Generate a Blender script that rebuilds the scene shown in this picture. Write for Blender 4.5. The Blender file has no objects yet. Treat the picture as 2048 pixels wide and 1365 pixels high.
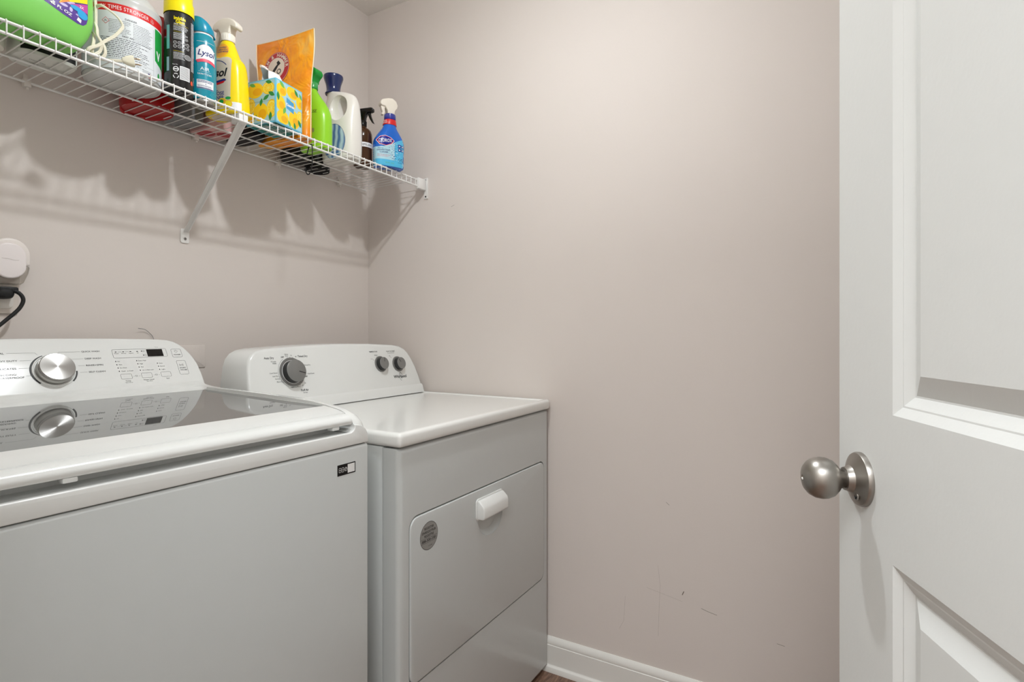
import bpy, bmesh, math, random
from mathutils import Vector, Matrix
from mathutils.bvhtree import BVHTree
from mathutils.geometry import tessellate_polygon
random.seed(4)
S = bpy.context.scene
COL = S.collection
PI = math.pi
R = math.radians

# ------------------------------------------------------------------ camera, world, light, exposure
cd = bpy.data.cameras.new('camera'); cam = bpy.data.objects.new('camera', cd); COL.objects.link(cam)
cd.sensor_width = 36.0; cd.lens = 1120 / 2048 * 36
cd.shift_y = -17.5 / 2048
cd.clip_start = 0.02
cam.location = (-1.716, -1.708, 1.144)
cam.rotation_euler = (R(90), 0, R(30.2 - 90))
S.camera = cam

w = bpy.data.worlds.new('world'); S.world = w; w.use_nodes = True
w.node_tree.nodes['Background'].inputs[0].default_value = (0.9, 0.95, 1.0, 1)
w.node_tree.nodes['Background'].inputs[1].default_value = 0.15

S.view_settings.view_transform = 'Standard'
S.view_settings.look = 'None'
S.view_settings.gamma = 1
S.view_settings.exposure = 0.58
S.view_settings.use_curve_mapping = False

LAMP = (-0.85, -1.03, 2.40)
def lamp(name, kind, loc, power, size, color, rot=(0, 0, 0)):
    l = bpy.data.lights.new(name, kind); l.energy = power; l.color = color
    if kind == 'AREA':
        l.shape = 'DISK'; l.size = size
    else:
        l.shadow_soft_size = size
    o = bpy.data.objects.new(name, l); COL.objects.link(o); o.location = loc; o.rotation_euler = rot
    return o
lamp('lamp_light', 'AREA', LAMP, 4.4, 0.07, (0.91, 0.96, 1.0))
lamp('lamp_glow', 'POINT', (LAMP[0], LAMP[1], LAMP[2] - 0.01), 7.8, 0.03, (0.91, 0.96, 1.0))
lamp('hall_fill', 'AREA', (-2.35, -1.75, 2.40), 27, 0.9, (0.91, 0.96, 1.0))  # added fill lamp out of view, brightens the lower right wall
lamp('hall_end_fill', 'AREA', (-2.15, -2.75, 2.40), 13, 0.6, (0.91, 0.96, 1.0))  # second added fill, meant to lift the back wall and washer front

# ------------------------------------------------------------------ materials
def sc(c):
    return tuple(((v / 255) / 12.92 if v / 255 <= 0.04045 else ((v / 255 + 0.055) / 1.055) ** 2.4) for v in c) + (1,)
MATS = {}
def mat(name, rgb, rough=0.5, metal=0.0, coat=0.0, noise=0.0, nscale=30, bump=0.0, bscale=200, trans=0.0, ior=1.45, emit=None, estr=0, spec=0.5, alpha=1.0, sss=0.0):
    if name in MATS: return MATS[name]
    m = bpy.data.materials.new(name); m.use_nodes = True
    nt = m.node_tree; b = nt.nodes['Principled BSDF']
    b.inputs['Base Color'].default_value = sc(rgb)
    b.inputs['Roughness'].default_value = rough
    b.inputs['Metallic'].default_value = metal
    b.inputs['Coat Weight'].default_value = coat
    b.inputs['Coat Roughness'].default_value = 0.05
    b.inputs['Transmission Weight'].default_value = trans
    b.inputs['IOR'].default_value = ior
    b.inputs['Specular IOR Level'].default_value = spec
    b.inputs['Alpha'].default_value = alpha
    if sss:
        b.inputs['Subsurface Weight'].default_value = sss
        b.inputs['Subsurface Scale'].default_value = 0.01
    if emit:
        b.inputs['Emission Color'].default_value = sc(emit); b.inputs['Emission Strength'].default_value = estr
    tc = nt.nodes.new('ShaderNodeTexCoord')
    n = nt.nodes.new('ShaderNodeTexNoise'); n.inputs['Scale'].default_value = nscale; n.inputs['Detail'].default_value = 3
    nt.links.new(tc.outputs['Object'], n.inputs['Vector'])
    mx = nt.nodes.new('ShaderNodeMix'); mx.data_type = 'RGBA'
    c = sc(rgb); k = max(noise, 0.01)
    mx.inputs['A'].default_value = tuple(v * (1 - k) for v in c[:3]) + (1,)
    mx.inputs['B'].default_value = tuple(min(1, v * (1 + k)) for v in c[:3]) + (1,)
    nt.links.new(n.outputs['Fac'], mx.inputs['Factor'])
    nt.links.new(mx.outputs['Result'], b.inputs['Base Color'])
    if bump:
        n2 = nt.nodes.new('ShaderNodeTexNoise'); n2.inputs['Scale'].default_value = bscale; n2.inputs['Detail'].default_value = 2
        nt.links.new(tc.outputs['Object'], n2.inputs['Vector'])
        bp = nt.nodes.new('ShaderNodeBump'); bp.inputs['Strength'].default_value = bump; bp.inputs['Distance'].default_value = 0.002
        nt.links.new(n2.outputs['Fac'], bp.inputs['Height']); nt.links.new(bp.outputs['Normal'], b.inputs['Normal'])
    MATS[name] = m
    return m

WALL = mat('wall_paint', (222, 213, 206), 0.75, noise=0.02, nscale=3, bump=0.07, bscale=160)
CEIL = mat('ceiling_paint', (240, 236, 230), 0.85, bump=0.2, bscale=120)
TRIMM = mat('trim_paint', (232, 230, 224), 0.28, bump=0.03, bscale=60)
DOORM = mat('door_paint', (220, 221, 218), 0.38, bump=0.08, bscale=140)
SCUFF = mat('scuff', (120, 110, 100), 0.8)
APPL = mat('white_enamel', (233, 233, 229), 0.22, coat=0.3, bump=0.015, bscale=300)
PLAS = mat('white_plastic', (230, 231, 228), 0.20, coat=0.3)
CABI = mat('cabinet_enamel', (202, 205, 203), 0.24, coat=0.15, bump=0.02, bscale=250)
SEAM = mat('seam_dark', (40, 40, 40), 0.8)
GLAS = mat('smoked_glass', (92, 92, 90), 0.02, spec=0.6, ior=1.6)
PRNT = mat('print_gray', (70, 70, 72), 0.6)
PRNL = mat('print_light', (120, 120, 120), 0.6)
BLK = mat('black_gloss', (12, 12, 13), 0.15)
BLKM = mat('black_matte', (22, 22, 23), 0.55)
WHT = mat('white_print', (235, 235, 232), 0.5)
STEEL = mat('brushed_steel', (170, 168, 164), 0.28, metal=1.0, noise=0.05, nscale=50)
NICK = mat('satin_nickel', (160, 156, 150), 0.36, metal=1.0, noise=0.06, nscale=90)
GRYK = mat('knob_gray', (132, 132, 130), 0.35, metal=0.35)
DKGR = mat('dark_gray', (48, 48, 48), 0.5)
STKR = mat('sticker_gray', (158, 158, 154), 0.4, metal=0.4)
WIRE = mat('white_vinyl_wire', (238, 236, 232), 0.35)
CLIP = mat('white_clip', (232, 226, 218), 0.4)
CREAM = mat('cream_cord', (232, 226, 204), 0.45)
BRASS = mat('plug_blade', (190, 165, 135), 0.3, metal=1.0)

def spin_steel():
    m = bpy.data.materials.new('spun_steel'); m.use_nodes = True
    nt = m.node_tree; b = nt.nodes['Principled BSDF']
    b.inputs['Base Color'].default_value = sc((168, 166, 163)); b.inputs['Metallic'].default_value = 1; b.inputs['Roughness'].default_value = 0.3
    b.inputs['Anisotropic'].default_value = 0.85
    tg = nt.nodes.new('ShaderNodeTangent'); tg.direction_type = 'RADIAL'; tg.axis = 'Z'
    nt.links.new(tg.outputs[0], b.inputs['Tangent'])
    return m
SPUN = spin_steel()

def floor_mat():
    m = bpy.data.materials.new('wood_vinyl'); m.use_nodes = True
    nt = m.node_tree; b = nt.nodes['Principled BSDF']; b.inputs['Roughness'].default_value = 0.45
    tc = nt.nodes.new('ShaderNodeTexCoord'); mp = nt.nodes.new('ShaderNodeMapping'); mp.inputs['Scale'].default_value = (3, 22, 1)
    n = nt.nodes.new('ShaderNodeTexNoise'); n.inputs['Scale'].default_value = 6; n.inputs['Detail'].default_value = 8; n.inputs['Distortion'].default_value = 1.2
    cr = nt.nodes.new('ShaderNodeValToRGB')
    cr.color_ramp.elements[0].position = 0.3; cr.color_ramp.elements[0].color = sc((84, 60, 48))
    cr.color_ramp.elements[1].position = 0.72; cr.color_ramp.elements[1].color = sc((150, 118, 98))
    nt.links.new(tc.outputs['Object'], mp.inputs['Vector']); nt.links.new(mp.outputs[0], n.inputs['Vector'])
    nt.links.new(n.outputs['Fac'], cr.inputs[0]); nt.links.new(cr.outputs[0], b.inputs['Base Color'])
    return m
FLOOR = floor_mat()

# ------------------------------------------------------------------ mesh builder
class MB:
    def __init__(s): s.v = []; s.f = []; s.m = []; s.mats = []; s.sm = []
    def mi(s, m):
        if m not in s.mats: s.mats.append(m)
        return s.mats.index(m)
    def add(s, vs, fs, m, smooth=False):
        o = len(s.v); i = s.mi(m)
        s.v += [tuple(v) for v in vs]
        for f in fs:
            s.f.append(tuple(o + k for k in f)); s.m.append(i); s.sm.append(smooth)
        return s
    def addbm(s, bm, m, smooth=False, M=None):
        bm.verts.ensure_lookup_table(); bm.verts.index_update()
        vs = [(M @ v.co if M else v.co.copy()) for v in bm.verts]
        s.add(vs, [[v.index for v in f.verts] for f in bm.faces], m, smooth); bm.free(); return s
    def xf(s, M):
        s.v = [tuple(M @ Vector(v)) for v in s.v]; return s
    def merge(s, o):
        for fi, f in enumerate(o.f):
            pass
        off = len(s.v); s.v += o.v
        for f, mi, sm in zip(o.f, o.m, o.sm):
            s.f.append(tuple(off + k for k in f)); s.m.append(s.mi(o.mats[mi])); s.sm.append(sm)
        return s
    def bvh(s): return BVHTree.FromPolygons([Vector(v) for v in s.v], s.f)
    # shapes
    def box(s, a, b, m, bev=0.0, seg=2, smooth=False):
        bm = bmesh.new(); bmesh.ops.create_cube(bm, size=1)
        for v in bm.verts:
            v.co = Vector(((a[i] + b[i]) / 2 + v.co[i] * (b[i] - a[i]) for i in range(3)))
        if bev: bmesh.ops.bevel(bm, geom=bm.edges[:], offset=bev, segments=seg, profile=0.5, affect='EDGES')
        return s.addbm(bm, m, smooth or bev > 0)
    def prism(s, pts, d, m, bev=0.0, seg=3, M=None, smooth=True):
        """pts: 2D polygon in local XZ, extruded from y=d[0] to y=d[1]"""
        bm = bmesh.new(); n = len(pts)
        A = [bm.verts.new((p[0], d[0], p[1])) for p in pts]; B = [bm.verts.new((p[0], d[1], p[1])) for p in pts]
        bm.faces.new(A); bm.faces.new(B[::-1])
        for i in range(n): bm.faces.new((A[i], B[i], B[(i + 1) % n], A[(i + 1) % n]))
        bmesh.ops.recalc_face_normals(bm, faces=bm.faces[:])
        if bev:
            es = [e for e in bm.edges if len(e.link_faces) == 2 and e.calc_face_angle(0) > R(35)]
            bmesh.ops.bevel(bm, geom=es, offset=bev, segments=seg, profile=0.5, affect='EDGES', clamp_overlap=True)
        return s.addbm(bm, m, smooth, M)
    def loft(s, secs, m, n=40, cap0=True, cap1=True, M=None):
        """secs: (z, cx, cy, rx, ry, exponent)"""
        vs = []; fs = []
        for (z, cx, cy, rx, ry, e) in secs:
            for k in range(n):
                t = 2 * PI * k / n; c, q = math.cos(t), math.sin(t)
                vs.append(Vector((cx + rx * abs(c) ** (2 / e) * (1 if c >= 0 else -1), cy + ry * abs(q) ** (2 / e) * (1 if q >= 0 else -1), z)))
        for j in range(len(secs) - 1):
            for k in range(n):
                a = j * n + k; b = j * n + (k + 1) % n
                fs.append((a, b, b + n, a + n))
        if M: vs = [M @ v for v in vs]
        s.add(vs, fs, m, True)
        if cap0: s.add([vs[k] for k in range(n)], [tuple(range(n))[::-1]], m, False)
        if cap1: s.add([vs[(len(secs) - 1) * n + k] for k in range(n)], [tuple(range(n))], m, False)
        return s
    def lathe(s, prof, m, n=40, M=None, mats=None):
        """prof: (r, z)"""
        for j in range(len(prof) - 1):
            (r0, z0), (r1, z1) = prof[j], prof[j + 1]
            vs = []
            for r, z in ((r0, z0), (r1, z1)):
                for k in range(n):
                    t = 2 * PI * k / n; vs.append(Vector((r * math.cos(t), r * math.sin(t), z)))
            if M: vs = [M @ v for v in vs]
            mm = mats[j] if mats else m
            if r0 < 1e-6: fs = [(k, n + (k + 1) % n, n + k) for k in range(n)]
            elif r1 < 1e-6: fs = [(k, (k + 1) % n, n + k) for k in range(n)]
            else: fs = [(k, (k + 1) % n, n + (k + 1) % n, n + k) for k in range(n)]
            s.add(vs, fs, mm, True)
        return s
    def tube(s, pts, r, m, n=8, closed=False, flat=1.0, up=None):
        pts = [Vector(p) for p in pts]; N = len(pts); vs = []; fs = []; prev = None
        for i in range(N):
            a = pts[i - 1] if (i or closed) else pts[i]; b = pts[(i + 1) % N] if (i < N - 1 or closed) else pts[i]
            t = (b - a).normalized()
            if prev is None:
                u = Vector(up) if up else Vector((0, 0, 1)) if abs(t.z) < 0.9 else Vector((1, 0, 0))
            else: u = prev
            u = (u - t * u.dot(t)).normalized(); prev = u; q = t.cross(u)
            for k in range(n):
                an = 2 * PI * k / n; vs.append(pts[i] + (u * math.cos(an) * flat + q * math.sin(an)) * r)
        for i in range(N if closed else N - 1):
            for k in range(n):
                a = i * n + k; b = i * n + (k + 1) % n; c = ((i + 1) % N) * n
                fs.append((a, b, c + (k + 1) % n, c + k))
        if not closed:
            fs.append(tuple(range(n))[::-1]); fs.append(tuple((N - 1) * n + k for k in range(n)))
        return s.add(vs, fs, m, True)

def smooth_path(ctrl, per=8):
    P = [Vector(c) for c in ctrl]; out = []
    for i in range(len(P) - 1):
        p0 = P[max(i - 1, 0)]; p1 = P[i]; p2 = P[i + 1]; p3 = P[min(i + 2, len(P) - 1)]
        for k in range(per):
            t = k / per
            out.append(0.5 * ((2 * p1) + (p2 - p0) * t + (2 * p0 - 5 * p1 + 4 * p2 - p3) * t * t + (3 * p1 - p0 - 3 * p2 + p3) * t ** 3))
    out.append(P[-1]); return out

def dense(secs, per=5):
    """catmull-rom densify of loft sections"""
    out = []; P = secs
    for i in range(len(P) - 1):
        p0 = P[max(i - 1, 0)]; p1 = P[i]; p2 = P[i + 1]; p3 = P[min(i + 2, len(P) - 1)]
        for k in range(per):
            t = k / per
            out.append(tuple(0.5 * (2 * b + (c - a) * t + (2 * a - 5 * b + 4 * c - d) * t * t + (3 * b - a - 3 * c + d) * t ** 3) for a, b, c, d in zip(p0, p1, p2, p3)))
    out.append(P[-1]); return out

def weld(me):
    bm = bmesh.new(); bm.from_mesh(me)
    bmesh.ops.remove_doubles(bm, verts=bm.verts[:], dist=1e-5)
    bmesh.ops.recalc_face_normals(bm, faces=bm.faces[:])
    bm.to_mesh(me); bm.free()

def mesh_of(name, mb, welded=True, sharp=40):
    me = bpy.data.meshes.new(name); me.from_pydata(mb.v, [], mb.f)
    for m in mb.mats: me.materials.append(m)
    me.polygons.foreach_set('material_index', mb.m); me.polygons.foreach_set('use_smooth', mb.sm); me.update()
    if welded: weld(me)
    try: me.set_sharp_from_angle(angle=R(sharp))
    except Exception: pass
    return me

def obj(name, mb, parent=None, world=False, welded=True, label=None, sharp=40):
    if world and parent is not None:
        mb.xf(world_of(parent).inverted())
    o = bpy.data.objects.new(name, mesh_of(name, mb, welded, sharp)); COL.objects.link(o)
    if parent is not None: o.parent = parent
    if label: o['label'] = label
    return o
WM = {}
def world_of(o):
    M = Matrix.Identity(4); q = o
    while q is not None:
        M = Matrix.LocRotScale(q.location, q.rotation_euler, q.scale) @ M; q = q.parent
    return M
def thing(name, label, cat, loc=(0, 0, 0), rz=0, group=None):
    o = bpy.data.objects.new(name, None); COL.objects.link(o); o.empty_display_size = 0.05
    o.location = loc; o.rotation_euler = (0, 0, R(rz)); o['label'] = label; o['category'] = cat
    if group: o['group'] = group
    return o
def tag(o, label, cat, group=None):
    o['label'] = label; o['category'] = cat
    if group: o['group'] = group
    return o
def struct(name, mb, parent=None, **k):
    o = obj(name, mb, parent, **k)
    if parent is None: o['kind'] = 'structure'
    return o
def boolean_cut(o, mb, mat_=None):
    c = bpy.data.objects.new('cutter', mesh_of('cutter', mb)); COL.objects.link(c)
    c.matrix_world = world_of(o)
    bpy.context.view_layer.update()
    md = o.modifiers.new('b', 'BOOLEAN'); md.operation = 'DIFFERENCE'; md.object = c; md.solver = 'EXACT'
    dg = bpy.context.evaluated_depsgraph_get(); dg.update()
    me = bpy.data.meshes.new_from_object(o.evaluated_get(dg)); o.modifiers.clear(); o.data = me
    me.polygons.foreach_set('use_smooth', [True] * len(me.polygons))
    try: me.set_sharp_from_angle(angle=R(35))
    except Exception: pass
    bpy.data.objects.remove(c)

# ------------------------------------------------------------------ flat artwork (u, v) and ways to lay it on surfaces
_tc = {}
def glyphs(txt, bold=0.0, sp=1.0):
    key = (txt, bold, sp)
    if key in _tc: return _tc[key]
    cu = bpy.data.curves.new('t', 'FONT'); cu.body = txt; cu.size = 1; cu.offset = bold; cu.resolution_u = 3; cu.space_character = sp
    o = bpy.data.objects.new('t', cu); COL.objects.link(o)
    dg = bpy.context.evaluated_depsgraph_get(); dg.update()
    me = bpy.data.meshes.new_from_object(o.evaluated_get(dg))
    vs = [(v.co.x, v.co.y) for v in me.vertices]; fs = [tuple(p.vertices) for p in me.polygons]
    bpy.data.objects.remove(o); bpy.data.curves.remove(cu); bpy.data.meshes.remove(me)
    x0 = min(v[0] for v in vs); x1 = max(v[0] for v in vs)
    _tc[key] = (vs, fs, x0, x1); return _tc[key]
def T(txt, u, v, h, m, align='C', bold=0.0, wid=None, shear=0.0, rot=0.0, sp=1.0):
    """text with cap height h, centre/left/right at u, baseline-centre v; wid stretches to that width"""
    vs, fs, x0, x1 = glyphs(txt, bold, sp)
    s = h / 0.70; sx = s if wid is None else wid / (x1 - x0)
    W_ = (x1 - x0) * sx; ox = {'C': -W_ / 2, 'L': 0, 'R': -W_}[align]
    out = []; c, q = math.cos(R(rot)), math.sin(R(rot))
    for (x, y) in vs:
        a = ox + (x - x0) * sx + shear * (y * s); b = y * s - h / 2
        out.append((u + a * c - b * q, v + a * q + b * c))
    return (out, fs, m)
def Rc(u0, v0, u1, v1, m): return ([(u0, v0), (u1, v0), (u1, v1), (u0, v1)], [(0, 1, 2, 3)], m)
def Po(pts, m):
    tris = tessellate_polygon([[Vector((p[0], p[1], 0)) for p in pts]])
    return (list(pts), [tuple(t) for t in tris], m)
def El(cu, cv, ru, rv, m, n=32, a0=0, a1=360):
    pts = [(cu + ru * math.cos(R(a0 + (a1 - a0) * k / n)), cv + rv * math.sin(R(a0 + (a1 - a0) * k / n))) for k in range(n + (0 if a1 - a0 == 360 else 1))]
    return Po(pts, m)
def Ring(cu, cv, ru, rv, t, m, n=40, a0=0, a1=360):
    vs = []; fs = []
    for k in range(n + 1):
        a = R(a0 + (a1 - a0) * k / n)
        vs += [(cu + (ru - t) * math.cos(a), cv + (rv - t) * math.sin(a)), (cu + ru * math.cos(a), cv + rv * math.sin(a))]
    for k in range(n): fs.append((2 * k, 2 * k + 1, 2 * k + 3, 2 * k + 2))
    return (vs, fs, m)
def Ln(p, q, t, m):
    d = Vector((q[0] - p[0], q[1] - p[1])); d.normalize(); n_ = Vector((-d.y, d.x)) * t / 2
    return ([(p[0] - n_.x, p[1] - n_.y), (q[0] - n_.x, q[1] - n_.y), (q[0] + n_.x, q[1] + n_.y), (p[0] + n_.x, p[1] + n_.y)], [(0, 1, 2, 3)], m)
def rrect(u0, v0, u1, v1, r, n=6):
    pts = []
    for cx, cy, a in ((u1 - r, v1 - r, 0), (u0 + r, v1 - r, 90), (u0 + r, v0 + r, 180), (u1 - r, v0 + r, 270)):
        for k in range(n + 1):
            t = R(a + 90 * k / n); pts.append((cx + r * math.cos(t), cy + r * math.sin(t)))
    return pts
def RRline(u0, v0, u1, v1, r, t, m):
    A = rrect(u0, v0, u1, v1, r); B = rrect(u0 + t, v0 + t, u1 - t, v1 - t, max(r - t, 1e-4)); n = len(A)
    return (A + B, [(k, (k + 1) % n, n + (k + 1) % n, n + k) for k in range(n)], m)
PLT = mat('fine_print', (104, 106, 110), 0.6)
def para(u0, u1, v1, v0, n, m, t=0.33, ragged=0.25):
    if m is PRNT: m = PLT
    """paragraph of print too small to read: rows of short dashes"""
    out = []; dv = (v1 - v0) / n
    for i in range(n):
        v = v1 - (i + 0.5) * dv; u = u0; end = u1 - random.random() * ragged * (u1 - u0)
        while u < end:
            L_ = (u1 - u0) * random.uniform(0.015, 0.075); e = min(u + L_, end)
            out.append(Rc(u, v - dv * t / 2, e, v + dv * t / 2, m)); u = e + (u1 - u0) * 0.014
    return out
def layers(its):
    out = []; bb = []
    for vs, fs, m in its:
        b = (min(p[0] for p in vs), min(p[1] for p in vs), max(p[0] for p in vs), max(p[1] for p in vs)); l = 0
        for (c, k) in bb:
            if k >= l and b[0] < c[2] and c[0] < b[2] and b[1] < c[3] and c[1] < b[3]: l = k + 1
        bb.append((b, l)); out.append(l)
    return out
def joined(items):
    """layered list -> list of layers; items may be nested lists"""
    flat = []
    def rec(x):
        for i in x:
            if isinstance(i, list): rec(i)
            else: flat.append(i)
    rec(items); return flat
def subdiv(vs, fs, L_):
    """bisect the longest edge of every triangle until it is shorter than L_"""
    vs = list(vs); out = []; mid = {}
    st = [(f[0], f[k], f[k + 1]) for f in fs for k in range(1, len(f) - 1)]
    while st:
        a, b, c = st.pop()
        e = [((vs[p][0] - vs[q][0]) ** 2 + (vs[p][1] - vs[q][1]) ** 2) for p, q in ((a, b), (b, c), (c, a))]
        k = e.index(max(e))
        if e[k] <= L_ * L_: out.append((a, b, c)); continue
        p, q, r = ((a, b, c), (b, c, a), (c, a, b))[k]
        key = (min(p, q), max(p, q))
        if key not in mid:
            mid[key] = len(vs); vs.append(((vs[p][0] + vs[q][0]) / 2, (vs[p][1] + vs[q][1]) / 2))
        m_ = mid[key]; st.append((p, m_, r)); st.append((m_, q, r))
    return vs, out
def decal_plane(items, O, U, V, N, off=0.0003, step=0.00008):
    mb = MB(); O, U, V, N = map(Vector, (O, U, V, N))
    J = joined(items); LY = layers(J); step = min(step, 0.0012 / (1 + max(LY)))
    for i, (vs, fs, m) in zip(LY, J):
        mb.add([O + U * a + V * b + N * (off + step * i) for a, b in vs], fs, m)
    return mb
def decal_proj(items, body, ang=0, off=0.0004, maxlen=0.006, step=0.00006, z0=0.0, cx=0.0, cy=0.0):
    """lay art on a body in local coordinates; ang = yaw (deg) of the facing direction from local -y"""
    mb = MB(); t = body.bvh(); a = R(ang)
    J = joined(items); LY = layers(J); step = min(max(step, 0.00012), 0.0016 / (1 + max(LY)))
    f = Vector((math.sin(a), -math.cos(a), 0)); u_ = Vector((math.cos(a), math.sin(a), 0)); C0 = Vector((cx, cy, z0))
    for i, (vs, fs, m) in zip(LY, J):
        big = max(abs(p[0] - q[0]) + abs(p[1] - q[1]) for p in vs[:1] for q in vs) > maxlen
        if big: vs, fs = subdiv(vs, fs, maxlen)
        out = []; ok = []
        for (p, q) in vs:
            org = C0 + u_ * p + Vector((0, 0, q)) + f * 0.5
            h = t.ray_cast(org, -f)
            if h[0] is None: out.append(org); ok.append(False)
            else:
                out.append(h[0] + f * (off + step * i) ); ok.append(h[1].dot(f) > 0.12 or h[1].dot(f) < -0.12)
        fs = [g for g in fs if all(ok[k] for k in g)]
        used = sorted({k for g in fs for k in g}); mp = {k: j for j, k in enumerate(used)}
        mb.add([out[k] for k in used], [tuple(mp[k] for k in g) for g in fs], m, True)
    return mb
def art(name, mb, parent, world=False): return obj(name, mb, parent, world=world, welded=False)

# ================================================================== ROOM
XR = 0.015; YB = 0.0; YF = -2.10; XL = -1.62; ZF = -0.012; ZC = 2.475
YH = -3.6
m = MB().box((-3.0, YH, ZF - 0.05), (XR + 0.1, YB + 0.1, ZF), FLOOR); struct('floor', m)
m = MB().box((-3.0, YH, ZC), (XR + 0.1, YB + 0.1, ZC + 0.05), CEIL); struct('ceiling', m)
m = MB().box((-3.0, YB, ZF), (XR + 0.1, YB + 0.1, ZC), WALL)
struct('wall_back', m)
m = MB().box((XR, YF, ZF), (XR + 0.1, YB, ZC), WALL)
# scuffs and fine scratches on the paint
FAINT = mat('faint_scratch', (182, 172, 162), 0.8)
def wmark(pts, t):
    mt = FAINT if t < 0.0009 else SCUFF
    for a, b in zip(pts[:-1], pts[1:]):
        l = Ln(a, b, t, SCUFF)
        m.add([(XR - 0.0004, u, v) for u, v in l[0]], [(0, 1, 2, 3)], mt)
wmark([(-1.299, 0.345), (-1.302, 0.352), (-1.304, 0.357)], 0.0025)
wmark([(-1.19, 0.343), (-1.24, 0.335), (-1.30, 0.325)], 0.0006)
wmark([(-1.355, 0.318), (-1.375, 0.313), (-1.40, 0.309)], 0.0011)
wmark([(-1.225, 0.42), (-1.232, 0.36), (-1.228, 0.27), (-1.226, 0.2)], 0.0006)
wmark([(-1.12, 0.30), (-1.115, 0.22), (-1.10, 0.19)], 0.0006)
wmark([(-0.432, 1.623), (-0.447, 1.629)], 0.0009)
wmark([(-1.25, 0.62), (-1.26, 0.612)], 0.001)
wmark([(-1.56, 0.27), (-1.58, 0.268)], 0.001)
struct('wall_right', m)
m = MB().box((XL - 0.11, YF - 0.1, ZF), (XR + 0.1, YF, ZC), WALL); struct('wall_front', m)
DY0, DY1 = -2.03, -1.22
m = MB().box((XL - 0.11, DY1, ZF), (XL, YB, ZC), WALL); m.box((XL - 0.11, YF, ZF), (XL, DY0, ZC), WALL)
m.box((XL - 0.11, DY0, 2.05), (XL, DY1, ZC), WALL); struct('wall_left', m)
m = MB()
m.box((XL - 0.125, DY1 - 0.018, ZF), (XL + 0.006, DY1, 2.05), TRIMM); m.box((XL - 0.125, DY0, ZF), (XL + 0.006, DY0 + 0.018, 2.05), TRIMM)
m.box((XL - 0.125, DY0, 2.032), (XL + 0.006, DY1, 2.05), TRIMM)
m.box((XL, DY1, ZF), (XL + 0.016, DY1 + 0.057, 2.107), TRIMM, 0.003); m.box((XL, DY0 - 0.057, ZF), (XL + 0.016, DY0, 2.107), TRIMM, 0.003)
m.box((XL, DY0, 2.05), (XL + 0.016, DY1, 2.107), TRIMM, 0.003)
struct('trim_1', m)
m = MB().box((-3.1, YH, ZF), (-3.0, YB + 0.1, ZC), WALL); struct('wall_hall', m)
m = MB().box((-3.1, YH - 0.1, ZF), (XR + 0.1, YH, ZC), WALL); struct('wall_hall_end', m)

def baseboard(name, p0, p1, nrm):
    """profile: flat board, step and ogee top, shoe moulding at the floor"""
    prof = [(0, ZF), (0.024, ZF), (0.024, ZF + 0.006), (0.020, ZF + 0.016), (0.0135, ZF + 0.020), (0.0125, ZF + 0.022), (0.0125, 0.074), (0.0105, 0.0755), (0.0115, 0.079), (0.0105, 0.088), (0.006, 0.096), (0.003, 0.100), (0, 0.100)]
    a, b = Vector(p0), Vector(p1); n_ = Vector(nrm); mb = MB(); k = len(prof)
    vs = [a + n_ * x + Vector((0, 0, z)) for x, z in prof] + [b + n_ * x + Vector((0, 0, z)) for x, z in prof]
    mb.add(vs, [(i, i + 1, k + i + 1, k + i) for i in range(k - 1)], TRIMM)
    mb.add(vs[:k], [tuple(range(k))], TRIMM); mb.add(vs[k:], [tuple(range(k))[::-1]], TRIMM)
    struct(name, mb, sharp=25)
baseboard('baseboard_right', (XR, YF, 0), (XR, YB, 0), (-1, 0, 0))
baseboard('baseboard_back', (XL, YB, 0), (XR - 0.025, YB, 0), (0, -1, 0))

# ---- ceiling lamp
t = thing('ceiling_lamp', 'small round flush ceiling lamp with white base', 'lamp', (LAMP[0], LAMP[1], ZC))
obj('lamp_base', MB().lathe([(0, 0), (0.075, 0), (0.075, -0.018), (0.03, -0.026), (0.018, -0.05), (0, -0.05)], PLAS), t)

# ================================================================== DOOR (ajar, seen nearly edge-on)
EX, EY = -0.8564, -1.7098; dd = Vector((-0.9232, -0.3843, 0)); dn = Vector((-0.3843, 0.9232, 0))
door = bpy.data.objects.new('door_1', None); COL.objects.link(door); door['kind'] = 'structure'
door.location = (EX, EY, ZF)
# local frame: x from the latch edge to the hinges, y towards the camera side, z up
door.rotation_euler = (0, 0, math.atan2(dd.y, dd.x))
# rotating x onto dd puts local +y at (0.384,-0.923): the seen face is local -y
DW, DH, DT = 0.76, 2.03, 0.035
m = MB()
rings = [(0, 0), (0.0100, -0.0052), (0.0118, -0.0054), (0.0205, -0.0098), (0.0222, -0.0112), (0.0242, -0.0113), (0.046, -0.0030)]
def panel(x0, z0, x1, z1):
    prev = None
    for ins, dep in rings:
        P = [Vector((x0 + ins, -dep, z0 + ins)), Vector((x1 - ins, -dep, z0 + ins)), Vector((x1 - ins, -dep, z1 - ins)), Vector((x0 + ins, -dep, z1 - ins))]
        if prev: m.add(prev + P, [(k, (k + 1) % 4, 4 + (k + 1) % 4, 4 + k) for k in range(4)], DOORM)
        prev = P
    m.add(prev, [(0, 1, 2, 3)], DOORM)
ST = 0.130
zL0, zL1, zU0, zU1 = 0.24, 0.901, 1.065, 1.89
def q(x0, z0, x1, z1): m.add([(x0, 0, z0), (x1, 0, z0), (x1, 0, z1), (x0, 0, z1)], [(0, 1, 2, 3)], DOORM)
for (z0, z1) in ((0, zL0), (zL0, zL1), (zL1, zU0), (zU0, zU1), (zU1, DH)):
    q(0, z0, ST, z1); q(DW - ST, z0, DW, z1)
    if (z0, z1) not in ((zL0, zL1), (zU0, zU1)): q(ST, z0, DW - ST, z1)
panel(ST, zL0, DW - ST, zL1); panel(ST, zU0, DW - ST, zU1)
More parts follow.
